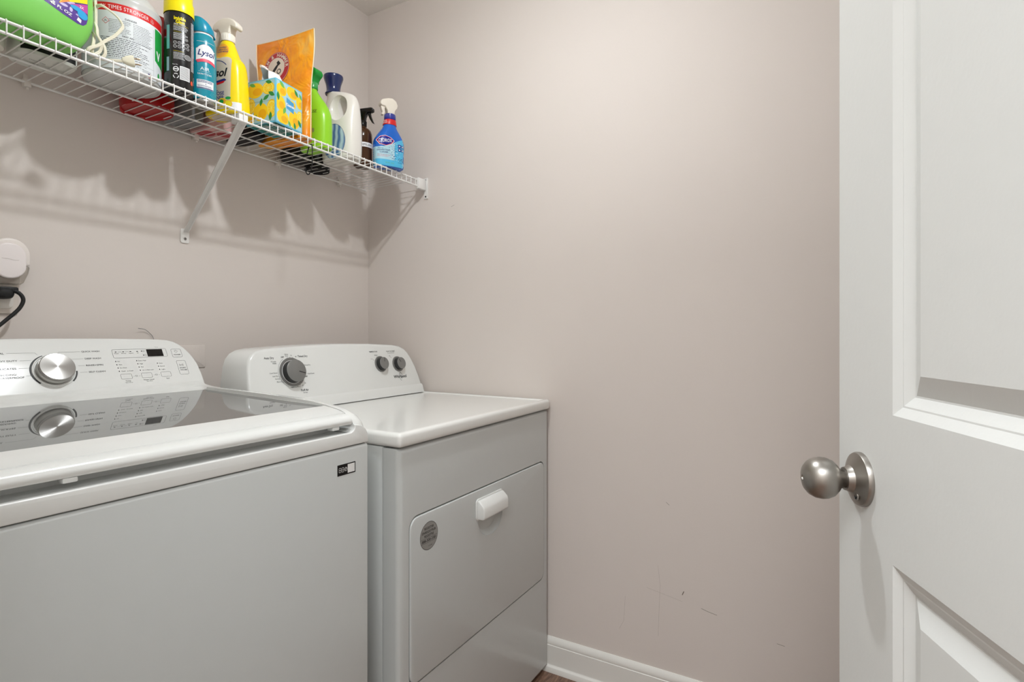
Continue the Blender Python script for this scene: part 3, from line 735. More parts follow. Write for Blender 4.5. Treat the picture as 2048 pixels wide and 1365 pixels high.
# diagonal brace
m = MB(); A_ = Vector((-0.763, -0.297, 1.722)); B_ = Vector((-0.7505, -0.006, 1.447))
ax = (B_ - A_).normalized(); sx = Vector((1, 0, 0)); up = ax.cross(sx).normalized()
def chan(p, wd, th): return [p + sx * -wd + up * th, p + sx * -wd * 0.6 - up * th, p + sx * wd * 0.6 - up * th, p + sx * wd + up * th, p + sx * wd * 0.8 + up * th, p + sx * wd * 0.5 - up * th * 0.5, p - sx * wd * 0.5 - up * th * 0.5, p - sx * wd * 0.8 + up * th]
secs = [chan(A_, 0.0125, 0.005), chan(A_.lerp(B_, 0.5), 0.0105, 0.005), chan(B_, 0.008, 0.003)]
for P, Q in zip(secs[:-1], secs[1:]): m.add(P + Q, [(k, (k + 1) % 8, 8 + (k + 1) % 8, 8 + k) for k in range(8)], WIRE)
m.add(secs[0], [tuple(range(8))], WIRE); m.add(secs[-1], [tuple(range(8))[::-1]], WIRE)
m.box((-0.7765, -0.306, 1.716), (-0.7495, -0.270, 1.739), WIRE, 0.002)
br = obj('support_brace', m, sh, True)
fo = MB().prism(rrect(-0.0130, -0.0235, 0.0130, 0.0200, 0.006), (-0.0035, -0.0002), WIRE, 0.001, M=Matrix.Translation((-0.7505, 0, 1.437)))
obj('brace_foot', fo, br, True)
sw = MB().lathe([(0.0042, 0), (0.0042, 0.0012), (0.003, 0.0022), (0, 0.0022)], STEEL, 20, Matrix.Translation((-0.7505, -0.0035, 1.4265)) @ Matrix.Rotation(R(90), 4, 'X'))
sw.box((-0.7535, -0.0062, 1.4260), (-0.7475, -0.0056, 1.4270), DKGR); sw.box((-0.7510, -0.0062, 1.4235), (-0.7500, -0.0056, 1.4295), DKGR)
obj('screw', sw, br, True)
for cx in (-1.455, -1.135, -0.722, -0.429, -0.151):
    z = zd(cx) - 0.0045
    m = MB().box((cx - 0.0075, -0.017, z - 0.011), (cx + 0.0075, -0.0005, z + 0.010), CLIP, 0.0025)
    m.tube([(cx, -0.014, z - 0.012), (cx, -0.014, z - 0.018)], 0.003, CLIP, 8)
    m.box((cx - 0.0045, -0.006, z + 0.008), (cx + 0.0045, -0.0005, z + 0.022), CLIP, 0.001)
    obj('wall_clip', m, sh, True)
# end bracket on the right wall
z = zd(0)
m = MB().prism([(-0.283, z + 0.012), (-0.320, z + 0.012), (-0.320, z - 0.069), (-0.302, z - 0.069), (-0.302, z - 0.033), (-0.283, z - 0.033)], (0.0, 0.0035), WIRE, 0.0012, M=Matrix(((0, -1, 0, XR - 0.0003), (1, 0, 0, 0), (0, 0, 1, 0), (0, 0, 0, 1))))
m.box((-0.034, -0.314, z - 0.0365), (XR - 0.001, -0.298, z + 0.0055), WIRE, 0.003)
m.box((XR - 0.008, -0.3225, z - 0.069), (XR - 0.0005, -0.3185, z + 0.012), WIRE, 0.001)
eb = obj('end_bracket', m, sh, True)
for zz in (z + 0.004, z - 0.060):
    obj('screw', MB().lathe([(0.0035, 0), (0.0030, 0.0015), (0, 0.0015)], DKGR, 14, Matrix.Translation((XR - 0.0040, -0.311, zz)) @ Matrix.Rotation(R(-90), 4, 'Y')), eb, True)

# S hook
hk = MB()
zx = zd(-0.538) - 0.0275
hk.tube(smooth_path([(-0.5405, -0.292, zx - 0.022), (-0.539, -0.2975, zx - 0.004), (-0.538, -0.3010, zx + 0.0042), (-0.5375, -0.3060, zx + 0.0060), (-0.537, -0.3110, zx + 0.002), (-0.537, -0.3115, zx - 0.03), (-0.5375, -0.3095, zx - 0.065), (-0.539, -0.303, zx - 0.082), (-0.541, -0.296, zx - 0.086), (-0.5425, -0.290, zx - 0.078), (-0.543, -0.288, zx - 0.066)], 6), 0.0016, BLKM, 8)
tag(obj('wire_hook', hk), 'black wire hook hanging from the front edge of the shelf', 'hook')

# ================================================================== THINGS ON THE SHELF
GAP = 0.0012
def onshelf(name, label, cat, x, y, rz=0): return thing(name, label, cat, (x, y, zd(x) + GAP), rz)

# ---- green detergent jug, far left
GRN = mat('green_hdpe', (128, 208, 92), 0.32); PUR = mat('label_purple', (92, 62, 150), 0.35); LIL = mat('label_lilac', (205, 190, 232), 0.35)
YEL = mat('label_yellow', (246, 224, 30), 0.35); MAG = mat('label_magenta', (196, 72, 160), 0.35); CYA = mat('label_cyan', (50, 165, 220), 0.35); WHL = mat('label_white', (240, 240, 240), 0.4)
LBD = mat('label_deep_blue', (58, 60, 120), 0.35); ORA = mat('label_orange', (240, 140, 40), 0.35)
t = onshelf('detergent_jug', 'large green detergent jug with a purple and yellow label at the far left', 'jug', -1.250, -0.262)
body = MB().loft(dense([(0.0, 0.0, 0.003, 0.102, 0.036, 3.2), (0.004, 0, 0.002, 0.114, 0.043, 3.2), (0.018, 0, 0, 0.124, 0.049, 3.0), (0.045, 0, 0, 0.137, 0.053, 2.8), (0.08, 0, 0, 0.143, 0.054, 2.8), (0.16, 0, 0, 0.138, 0.052, 2.8), (0.20, 0, 0, 0.112, 0.046, 2.8), (0.225, -0.01, 0, 0.085, 0.036, 2.4), (0.235, -0.03, 0, 0.03, 0.028, 2.0)], 4), GRN, 56)
obj('bottle', body, t)
obj('cap', MB().lathe([(0, 0.234), (0.029, 0.234), (0.029, 0.275), (0.026, 0.279), (0, 0.279)], mat('cap_blue', (40, 90, 190), 0.3), M=Matrix.Translation((-0.03, 0, 0))), t)
lab = []
LP = [(-0.100, 0.142), (-0.040, 0.103), (0.012, 0.074), (0.040, 0.062), (0.072, 0.052), (0.100, 0.047), (0.112, 0.049), (0.119, 0.056), (0.122, 0.067), (0.122, 0.15), (0.110, 0.17), (-0.100, 0.17)]
lab.append(Po(LP, PUR))
rnd = random.Random(3)
def clipin(u, v): return v > (0.108 - 0.56 * (u + 0.04) if u < 0.03 else 0.070 - 0.22 * (u - 0.03)) and u < 0.105
for i in range(150):
    u_, v_ = rnd.uniform(-0.07, 0.108), rnd.uniform(0.050, 0.16)
    if clipin(u_, v_ - 0.008): lab.append(El(u_, v_, rnd.uniform(0.003, 0.011), rnd.uniform(0.002, 0.006), rnd.choice([LIL, WHL, LBD, LIL, MAG, PUR, WHL]), 12))
lab.append(Po([(0.064, 0.072), (0.080, 0.082), (0.121, 0.100), (0.121, 0.125), (0.085, 0.135), (0.078, 0.098)], YEL)); lab.append(Po([(0.064, 0.071), (0.084, 0.084), (0.079, 0.094)], ORA))
lab.append(Po([(0.084, 0.080), (0.121, 0.098), (0.121, 0.078)], MAG)); lab.append(El(0.110, 0.070, 0.011, 0.009, CYA)); lab.append(El(0.097, 0.077, 0.012, 0.005, CYA)); lab.append(T('2X', 0.108, 0.085, 0.005, WHL, bold=0.02))
lab.append(T('1.38 L 13.15 OTZ', 0.022, 0.0810, 0.0070, WHL, bold=0.03, rot=-24, wid=0.075)); lab.append(T('46 FL OZ', 0.068, 0.0620, 0.0055, WHL, bold=0.03, rot=-13, wid=0.042)); lab.append(Po([(0.098, 0.054), (0.107, 0.051), (0.108, 0.058), (0.101, 0.061)], WHL)); lab.append(Rc(0.090, 0.108, 0.112, 0.113, BLKM))
art('label', decal_proj(lab, body, 0, maxlen=0.008), t)

# ---- white tub with a black band behind the jug
TUBW = mat('tub_white', (222, 222, 214), 0.4)
t = onshelf('plastic_tub', 'white plastic tub with a black band behind the green jug', 'tub', -1.152, -0.143, 0)
body = MB().loft([(0, 0, 0, 0.054, 0.046, 3.5), (0.005, 0, 0, 0.058, 0.050, 3.5), (0.12, 0, 0, 0.060, 0.052, 3.5), (0.125, 0, 0, 0.050, 0.044, 3.5)], TUBW, 48); obj('tub_body', body, t)
obj('lid', MB().loft([(0.125, 0, 0, 0.062, 0.054, 3.5), (0.137, 0, 0, 0.062, 0.054, 3.5), (0.139, 0, 0, 0.058, 0.05, 3.5)], BLKM, 48), t)
art('label', decal_proj([Rc(-0.052, 0.006, 0.048, 0.045, BLKM)], body, 0), t)
bt = MB(); 
for s_, v_, h_ in (('DETERGENT', -0.006, 0.004), ('RECYCLE', 0.012, 0.003), ('2', -0.020, 0.005)):
    a, b, c = T(s_, 0.012, v_, h_, PRNT, rot=-8); bt.add([(-p, q_, -0.0003) for p, q_ in a], b, PRNT)
art('embossed_text', bt, t)
# ---- round white container at the frame edge
t = onshelf('round_bottle', 'round white bottle behind the green jug at the left end', 'bottle', -1.262, -0.142)
obj('bottle', MB().loft(dense([(0, 0, 0, 0.034, 0.034, 2), (0.006, 0, 0, 0.043, 0.043, 2), (0.08, 0, 0, 0.045, 0.045, 2), (0.11, 0, 0, 0.038, 0.038, 2), (0.125, 0, 0, 0.016, 0.016, 2)], 3), mat('milky_white', (232, 228, 216), 0.35), 40), t)
obj('cap', MB().lathe([(0, 0.124), (0.018, 0.124), (0.018, 0.145), (0, 0.146)], PLAS), t)

# ---- clear gallon jug with printed wrap label
CLR = mat('clear_hdpe', (226, 226, 222), 0.25, trans=0.25); RED = mat('label_red', (214, 34, 34), 0.35); LGN = mat('label_green', (36, 158, 66), 0.35); LWH = mat('label_paper', (226, 230, 232), 0.45)
t = onshelf('vinegar_jug', 'clear gallon jug with red, white and green wrap label, cord lying in front', 'jug', -1.003, -0.180)
body = MB().loft(dense([(0, 0, 0, 0.070, 0.070, 2), (0.004, 0, 0, 0.077, 0.077, 2), (0.012, 0, 0, 0.0810, 0.0810, 2), (0.09, 0, 0, 0.0815, 0.0815, 2), (0.165, 0, 0, 0.0810, 0.0810, 2), (0.185, 0, 0, 0.080, 0.080, 2), (0.215, 0, 0, 0.058, 0.058, 2), (0.245, 0, 0, 0.030, 0.030, 2), (0.262, 0, 0, 0.019, 0.019, 2)], 4), CLR, 64)
obj('bottle', body, t)
obj('cap', MB().lathe([(0, 0.26), (0.021, 0.26), (0.021, 0.283), (0, 0.285)], PLAS), t)
def cyl_art(items, r, off=0.0005, maxlen=0.004, th0=0.0, step=0.00012):
    """wrap art around a cylinder: u is arc length measured from local -y (positive to the right)"""
    mb = MB(); J = joined(items); LY = layers(J)
    for i, (vs, fs, m_) in zip(LY, J):
        if max(abs(p[0] - vs[0][0]) + abs(p[1] - vs[0][1]) for p in vs) > maxlen: vs, fs = subdiv(vs, fs, maxlen)
        rr = r + off + min(step, 0.0016 / (1 + max(LY))) * i
        mb.add([(rr * math.sin(u / r + R(th0)), -rr * math.cos(u / r + R(th0)), v) for u, v in vs], fs, m_, True)
    return mb
lb = [Rc(-0.15, 0.010, 0.15, 0.144, LWH), Rc(-0.15, 0.144, 0.15, 0.1625, RED), T('5% TIMES STRONGER', -0.005, 0.1533, 0.0088, WHL, bold=0.0, wid=0.100, sp=1.08)]
lb += [T('Than', 0.055, 0.156, 0.0022, WHL), T('Leading', 0.055, 0.1525, 0.0022, WHL), T('Vinegar', 0.055, 0.149, 0.0022, WHL), Rc(0.064, 0.062, 0.11, 0.1405, LGN), Ln((0.0595, 0.012), (0.0595, 0.135), 0.0004, PRNT), T('V', 0.0770, 0.077, 0.021, WHL, bold=0.04, wid=0.016), Po([(0.064, 0.062), (0.075, 0.056), (0.11, 0.045), (0.11, 0.062)], LGN)]
lb += [El(0.078, 0.028, 0.004, 0.008, LGN, 12), para(0.067, 0.085, 0.020, 0.010, 3, PRNT)]
lb += [T('DANGER', 0.006, 0.130, 0.0042, PRNT, bold=0.02), para(-0.038, 0.006, 0.1255, 0.092, 9, PRNT), para(0.010, 0.056, 0.126, 0.080, 12, PRNT), T('FIRST AID', 0.000, 0.0885, 0.0038, PRNT, bold=0.02), para(-0.055, 0.050, 0.084, 0.036, 11, PRNT, 0.4), Ln((-0.055, 0.034), (0.059, 0.034), 0.0004, PRNT), para(-0.055, 0.045, 0.032, 0.024, 3, PRNT), para(0.030, 0.055, 0.026, 0.016, 3, PRNT)]
dm = [(-0.052, 0.120), (-0.044, 0.112), (-0.036, 0.120), (-0.044, 0.128)]
lb += [Po(dm, RED), Po([(-0.0508, 0.120), (-0.044, 0.1132), (-0.0372, 0.120), (-0.044, 0.1268)], LWH), Rc(-0.047, 0.1185, -0.041, 0.1195, BLKM), Rc(-0.046, 0.121, -0.043, 0.122, BLKM)]
for i in range(5): lb.append(Rc(0.044, 0.0075 + i * 0.0022 + 0.003, 0.053, 0.0075 + i * 0.0022 + 0.0042, RED))
lb.append(Rc(0.0435, 0.0165, 0.0475, 0.0215, LBD)); lb.append(T('USA', 0.0485, 0.0075, 0.003, BLKM, bold=0.02))
art('label', cyl_art(lb, 0.0815, th0=-18), t)

# ---- white extension cord coiled in front of the jug
cr = thing('extension_cord', 'cream two-prong cord looped between green jug and clear jug', 'cord', (-1.09, -0.29, zd(-1.09)))
c1 = smooth_path([(-1.102, -0.268, 1.905), (-1.1005, -0.270, 1.876), (-1.1010, -0.272, 1.842), (-1.1030, -0.276, 1.825), (-1.1055, -0.284, 1.808), (-1.1000, -0.288, 1.797), (-1.092, -0.290, 1.783), (-1.0905, -0.290, 1.768), (-1.095, -0.288, 1.758)], 8)
c2 = smooth_path([(-1.104, -0.215, 1.862), (-1.099, -0.250, 1.872), (-1.0965, -0.276, 1.877), (-1.087, -0.282, 1.876), (-1.065, -0.282, 1.868), (-1.053, -0.283, 1.855), (-1.054, -0.284, 1.843), (-1.070, -0.287, 1.818), (-1.088, -0.289, 1.799), (-1.105, -0.291, 1.780), (-1.119, -0.293, 1.769), (-1.1245, -0.292, 1.762), (-1.123, -0.287, 1.757), (-1.112, -0.283, 1.756)], 8)
c3 = smooth_path([(-1.104, -0.235, 1.865), (-1.1015, -0.262, 1.846), (-1.1035, -0.282, 1.822), (-1.105, -0.289, 1.803), (-1.098, -0.290, 1.788), (-1.100, -0.288, 1.770), (-1.112, -0.288, 1.7575), (-1.120, -0.290, 1.757)], 8)
c4 = smooth_path([(-1.103, -0.225, 1.835), (-1.1035, -0.262, 1.818), (-1.109, -0.282, 1.795), (-1.1140, -0.286, 1.768), (-1.110, -0.280, 1.757), (-1.095, -0.280, 1.757), (-1.078, -0.284, 1.760), (-1.062, -0.290, 1.764), (-1.052, -0.293, 1.7665)], 8)
m = MB()
for c in (c1, c2, c3, c4):
    m.tube([p + Vector((-0.0012, 0, 0.0008)) for p in c], 0.0021, CREAM, 8); m.tube([p + Vector((0.0012, 0, -0.0008)) for p in c], 0.0021, CREAM, 8)
obj('cable', m, cr, True)
Mp = Matrix.Translation((-1.0455, -0.2945, 1.7700)) @ Matrix.Rotation(R(-18), 4, 'Z') @ Matrix.Rotation(R(-10), 4, 'Y')
pm = MB().loft([(-0.012, 0, 0, 0.0045, 0.0045, 2.5), (-0.004, 0, 0, 0.0095, 0.0065, 3), (0.006, 0, 0, 0.0125, 0.0078, 3), (0.011, 0, 0, 0.0125, 0.0078, 3.5)], CREAM, 28, M=Mp @ Matrix.Rotation(R(90), 4, 'Y'))
pl = obj('plug', pm, cr, True)
for dz in (-0.0062, 0.0062):
    pr = MB().box((0.010, -0.0028, dz - 0.0008), (0.0255, 0.0028, dz + 0.0008), BRASS, 0.0004); pr.xf(Mp); obj('prong', pr, pl, True)

# ---- red container at the back
t = onshelf('red_canister', 'glossy red canister standing behind the clear jug', 'canister', -0.898, -0.082)
REDP = mat('red_plastic', (176, 20, 24), 0.3)
obj('canister_body', MB().loft(dense([(0, 0, 0, 0.054, 0.070, 2.0), (0.005, 0, 0, 0.060, 0.075, 2.0), (0.15, 0, 0, 0.060, 0.076, 2.0), (0.225, 0, 0, 0.059, 0.074, 2.0), (0.235, 0, 0, 0.05, 0.065, 2.0)], 3), REDP, 48), t)
obj('lid', MB().loft([(0.235, 0, 0, 0.03, 0.05, 2.4), (0.245, 0, 0, 0.03, 0.05, 2.4)], REDP, 40), t)

# ---- black aerosol can with a yellow cap
t = onshelf('glass_cleaner_can', 'tall black aerosol can with bright yellow cap', 'aerosol can', -0.9040, -0.2470)
CANB = mat('can_black', (20, 20, 22), 0.22, coat=0.3); CAPY = mat('cap_yellow', (246, 226, 8), 0.28); LTQ = mat('print_turquoise', (110, 190, 190), 0.3)
obj('can_body', MB().lathe([(0, 0.002), (0.0295, 0.002), (0.031, 0.0), (0.0330, 0.003), (0.0335, 0.006), (0.0335, 0.198), (0.0315, 0.203), (0.0, 0.203)], CANB, 56), t)
obj('cap', MB().lathe([(0.0340, 0.2015), (0.0343, 0.203), (0.0339, 0.232), (0.031, 0.237), (0.0305, 0.285), (0.028, 0.291), (0, 0.291)], CAPY, 56), t)
L_c = [T('Invisible', 0, 0.1835, 0.0085, CAPY, bold=0.03, wid=0.026), T('Glass', 0.001, 0.1745, 0.0085, CAPY, bold=0.03, wid=0.020), T('Glass Cleaner', 0, 0.1685, 0.0030, WHL, bold=0.01, wid=0.026),
       para(-0.014, 0.020, 0.167, 0.1655, 1, CAPY), para(-0.014, 0.020, 0.165, 0.152, 5, WHL), para(-0.014, 0.004, 0.150, 0.1485, 1, CAPY), para(-0.014, 0.020, 0.147, 0.130, 7, WHL), para(-0.014, 0.010, 0.1015, 0.0995, 1, CAPY), para(-0.014, 0.012, 0.098, 0.080, 7, WHL)]
for i in range(8): L_c.append(Ring(-0.0105 + (i % 4) * 0.0095, 0.1215 - (i // 4) * 0.0095, 0.0038, 0.0038, 0.0006, WHL, 20)); L_c.append(El(-0.0105 + (i % 4) * 0.0095, 0.1215 - (i // 4) * 0.0095, 0.0015, 0.0018, PRNL, 8))
L_c += [El(0.0185, 0.090, 0.0075, 0.0055, PRNL, 20), Ring(0.0185, 0.090, 0.0085, 0.0065, 0.0006, WHL, 20)]
L_c += [Ring(-0.0085, 0.055, 0.0065, 0.0065, 0.0018, WHL, 24), Rc(-0.0135, 0.0538, -0.0035, 0.0562, WHL), Rc(0.0, 0.030, 0.0235, 0.064, WHL)]
for i in range(11): L_c.append(Rc(0.0015, 0.0325 + i * 0.0028, 0.022, 0.0335 + i * 0.0028, BLKM))
for a0 in (90, 210, 330): L_c.append(Ring(-0.0085, 0.038, 0.0065, 0.0065, 0.0018, WHL, 10, a0 - 42, a0 + 42))
L_c += [para(0.028, 0.040, 0.185, 0.060, 44, WHL, 0.45, 0.05), El(0.0300, 0.030, 0.004, 0.006, mat('print_flame', (230, 80, 50), 0.4), 8), Rc(-0.0320, 0.105, -0.0235, 0.165, LTQ), Rc(-0.0320, 0.05, -0.0245, 0.085, mat('print_pale_blue', (150, 180, 195), 0.3)), T('Net Wt.', -0.010, 0.0665, 0.0025, WHL)]
art('label', cyl_art(L_c, 0.0335, th0=-26), t)

# ---- grey clear container behind
t = onshelf('clear_container', 'greyish translucent container behind the teal can', 'container', -0.795, -0.072)
obj('container_body', MB().loft([(0, 0, 0, 0.040, 0.046, 3), (0.004, 0, 0, 0.045, 0.05, 3), (0.10, 0, 0, 0.047, 0.052, 3), (0.104, 0, 0, 0.04, 0.045, 3)], mat('grey_translucent', (150, 150, 152), 0.15, trans=0.3), 40), t)
obj('lid', MB().loft([(0.104, 0, 0, 0.049, 0.054, 3), (0.115, 0, 0, 0.049, 0.054, 3)], PLAS, 40), t)

# ---- teal air sanitizer can
t = onshelf('air_sanitizer_can', 'teal aerosol can with slanted teal cap and white label', 'aerosol can', -0.8370, -0.2375)
TEAL = mat('can_teal', (16, 140, 160), 0.22, coat=0.3); CAPT = mat('cap_teal', (12, 140, 172), 0.25); LNAVY = mat('print_navy', (34, 44, 110), 0.4); LPINK = mat('print_pink_red', (226, 88, 108), 0.4); TEAL2 = mat('print_light_teal', (90, 196, 214), 0.3)
obj('can_body', MB().lathe([(0, 0.0055), (0.0285, 0.004), (0.0302, 0.0), (0.0322, 0.002), (0.0328, 0.0055), (0.0318, 0.008), (0.0335, 0.010), (0.0335, 0.160), (0.0315, 0.169), (0.0280, 0.179), (0.0255, 0.1835), (0.0255, 0.1895), (0.0, 0.1895)], TEAL, 56, mats=[STEEL, STEEL, STEEL, STEEL, STEEL, TEAL, TEAL, TEAL, TEAL, TEAL, WHL, WHL]), t)
cp_ = MB(); n = 40
prof = [(0.0275, 0.188, 0), (0.0285, 0.196, 0.05), (0.0275, 0.208, 0.5), (0.0235, 0.2175, 1.0), (0.0150, 0.224, 1.2), (0.0, 0.2265, 1.3)]
vs = []; fs = []
for r_0, z_0, k_ in prof:
    for k in range(n):
        a = 2 * PI * k / n; x_ = r_0 * math.cos(a); y_ = r_0 * math.sin(a)
        vs.append((x_, y_, z_0 - k_ * 0.55 * (x_ + 0.0)))
for j in range(len(prof) - 1):
    for k in range(n): fs.append((j * n + k, j * n + (k + 1) % n, (j + 1) * n + (k + 1) % n, (j + 1) * n + k))
cp_.add(vs, fs, CAPT, True); cp_.prism([(0.012, 0.214), (0.024, 0.205), (0.0325, 0.189), (0.0300, 0.188), (0.022, 0.200)], (-0.009, 0.009), CAPT, 0.002)
obj('cap', cp_, t)
Lt = [Po([(-0.024, 0.1075)] + [( -0.024 + 0.048 * k / 16, 0.139 + 0.013 * math.sin(PI * k / 16)) for k in range(17)] + [(0.024, 0.1055)] + [(0.024 - 0.048 * k / 10, 0.1055 + 0.006 * math.sin(PI * k / 10)) for k in range(1, 10)], WHL),
      T('Lysol', 0.000, 0.130, 0.0150, LNAVY, bold=0.02, wid=0.040, shear=0.25), Po([(-0.025, 0.1085)] + [(-0.025 + 0.050 * k / 10, 0.1085 + 0.0055 * math.sin(PI * k / 10)) for k in range(11)] + [(0.025, 0.1005)] + [(0.025 - 0.050 * k / 10, 0.1005 + 0.0055 * math.sin(PI * k / 10)) for k in range(1, 10)], LPINK),
      Ring(0, 0.122, 0.027, 0.0305, 0.0008, LNAVY, 24, 35, 145), Ln((-0.022, 0.1585), (0.022, 0.1585), 0.0006, WHL), T('AIR', -0.003, 0.0875, 0.0085, WHL, wid=0.022, bold=0.0), Ln((-0.018, 0.080), (0.012, 0.080), 0.0004, WHL), T('SANITIZER', -0.003, 0.0735, 0.0042, WHL, bold=0.015, sp=1.4, wid=0.034),
      Rc(-0.022, 0.035, 0.020, 0.0585, WHL), para(-0.020, 0.018, 0.0575, 0.0505, 2, LNAVY, 0.6), T('+', -0.001, 0.0472, 0.004, LNAVY, bold=0.03), para(-0.020, 0.018, 0.0445, 0.0395, 2, LNAVY, 0.5), Rc(-0.022, 0.0355, 0.020, 0.0380, LNAVY)]
for i in range(9): Lt.append(Ring(0.004 + 0.001 * i, 0.004, 0.018 + 0.004 * i, 0.020 + 0.0035 * i, 0.0005, TEAL2, 16, 20, 75))
art('label', cyl_art(Lt, 0.0335, th0=-16), t)

# ---- yellow all purpose spray
YB = mat('yellow_hdpe', (252, 220, 6), 0.25, coat=0.2); HEADC = mat('sprayer_cream', (236, 228, 214), 0.35); BEIG = mat('label_beige', (212, 196, 176), 0.4); LEMO = mat('label_lemon_orange', (244, 170, 44), 0.4)
def sprayer(t, z0, prof, trig, mt, r=0.0165, th=0.0115, cx=0.0, collar=0.022, tm=None, cm=None, bev=0.005):
    e = bpy.data.objects.new('spray_head', None); COL.objects.link(e); e.parent = t; e.location = (cx, 0, z0)
    c = MB().lathe([(0, 0), (r, 0), (r * 1.03, 0.002), (r, collar - 0.002), (r * 0.9, collar), (0, collar)], cm or mt, 40)
    if cm is not None or True:
        for k in range(24):
            a = 2 * PI * k / 24
            c.tube([(r * 1.0 * math.cos(a), r * math.sin(a), 0.003), (r * math.cos(a), r * math.sin(a), collar - 0.003)], 0.0006, cm or mt, 5)
    obj('collar', c, e)
    obj('head', MB().prism(prof, (-th, th), mt, bev, 4), e, sharp=60)
    if trig: obj('trigger', MB().prism(trig, (-th * 0.55, th * 0.55), tm or mt, 0.0015, 2), e)
    return e
t = onshelf('yellow_spray_bottle', 'yellow trigger spray bottle with cream head and lemon label', 'spray bottle', -0.7560, -0.2240, -74); yb_ = t
body = MB().loft(dense([(0, 0, 0, 0.055, 0.031, 3.2), (0.004, 0, 0, 0.059, 0.0345, 3.2), (0.02, 0, 0, 0.0595, 0.035, 3.2), (0.08, 0, 0, 0.056, 0.034, 3.0), (0.125, 0, 0, 0.053, 0.033, 2.8), (0.148, 0, 0, 0.047, 0.031, 2.6), (0.160, 0, 0, 0.038, 0.027, 2.4), (0.170, 0, 0, 0.033, 0.0245, 2.2), (0.188, 0, 0, 0.026, 0.021, 2.1), (0.205, 0, 0, 0.019, 0.018, 2.0), (0.210, 0, 0, 0.016, 0.016, 2)], 4), YB, 56)
obj('bottle', body, t)
Ly = [Po(rrect(-0.050, 0.010, 0.036, 0.156, 0.015) , BEIG), El(0.000, 0.177, 0.021, 0.023, LEMO), Ring(0.0, 0.177, 0.021, 0.023, 0.0015, YEL, 30), T('POWERS', 0.001, 0.187, 0.0042, LBD, bold=0.02), T('THROUGH', 0.001, 0.1805, 0.0042, LBD, bold=0.02), T('TOUGH MESSES', 0.002, 0.174, 0.0042, LBD, bold=0.02, wid=0.034),
      Ring(-0.012, 0.105, 0.046, 0.043, 0.0022, LNAVY, 30, 40, 130), T('Lysol', -0.010, 0.112, 0.022, BLKM, bold=0.03, shear=0.25, wid=0.062), Po([(-0.036, 0.083), (0.018, 0.094), (0.024, 0.090), (0.016, 0.083), (-0.036, 0.074)], LNAVY), Po([(-0.036, 0.078), (0.020, 0.088), (0.016, 0.082), (-0.036, 0.071)], RED),
      T('ALL', -0.014, 0.066, 0.0095, LBD, bold=0.025), T('PURPOSE', -0.010, 0.054, 0.0095, LBD, bold=0.025, wid=0.056), T('CLEANER', -0.010, 0.042, 0.0095, LBD, bold=0.025, wid=0.056),
      El(0.012, 0.027, 0.015, 0.013, LEMO), Ring(0.012, 0.027, 0.015, 0.013, 0.002, YEL, 24), El(0.010, 0.030, 0.007, 0.006, LGN), El(0.030, 0.022, 0.012, 0.011, YEL), Ring(0.030, 0.022, 0.012, 0.011, 0.0015, LEMO), El(0.030, 0.039, 0.008, 0.004, LGN), para(-0.034, -0.008, 0.030, 0.012, 4, LBD)]
art('label', decal_proj(Ly, body, 0, maxlen=0.006), t)
qr = [Rc(-0.014, 0.006, 0.014, 0.028, WHL)]
art('back_label', decal_proj(qr, body, 62, maxlen=0.006), t)
sprayer(t, 0.2095, [(0.0150, 0.020), (0.0165, 0.033), (0.020, 0.040), (0.034, 0.031), (0.040, 0.036), (0.038, 0.046), (0.028, 0.057), (0.012, 0.064), (-0.006, 0.065), (-0.022, 0.061), (-0.034, 0.053), (-0.040, 0.045), (-0.040, 0.035), (-0.032, 0.032), (-0.022, 0.034), (-0.0165, 0.026), (-0.0150, 0.018)],
        [(-0.022, 0.036), (-0.030, 0.034), (-0.034, 0.014), (-0.042, -0.008), (-0.050, -0.022), (-0.038, -0.026), (-0.028, -0.006), (-0.020, 0.018)], HEADC, r=0.0185, th=0.014, bev=0.008)

art('base_print', decal_plane([El(0, 0, 0.050, 0.026, BEIG, 36)], (0, 0, 0), (1, 0, 0), (0, -1, 0), (0, 0, -1), 0.0003), yb_)

# ---- pink box, dark bottle: behind the yellow bottle
t = onshelf('pink_box', 'pink and red printed box behind the yellow spray bottle', 'box', -0.697, -0.064, 2)
PINK = mat('carton_pink', (222, 176, 172), 0.5)
bx = MB().box((-0.046, -0.048, 0), (0.046, 0.048, 0.10), PINK, 0.001); obj('carton', bx, t)
um = MB()
for it in (El(-0.018, 0.012, 0.024, 0.030, mat('carton_red', (176, 28, 40), 0.4)), El(0.018, -0.022, 0.022, 0.020, mat('carton_red', (176, 28, 40), 0.4))): um.add([(a, b, -0.0003) for a, b in it[0]], it[1], it[2])
for s_, u_, v_ in (('MAGIC', 0.018, 0.012), ('CLEAN', -0.018, -0.022)):
    a, b, c = T(s_, u_, v_, 0.007, PINK, rot=60); um.add([(-p, q_, -0.0005) for p, q_ in a], b, PINK)
um.v = [(x_, y_, z_) for x_, y_, z_ in um.v]
art('printed_base', um, t)
t = onshelf('dark_tub', 'black tub hidden behind the lemon tissue box', 'tub', -0.612, -0.092)
obj('tub_body', MB().loft([(0, 0, 0, 0.032, 0.066, 3), (0.004, 0, 0, 0.035, 0.070, 3), (0.09, 0, 0, 0.036, 0.072, 3)], BLKM, 40), t)

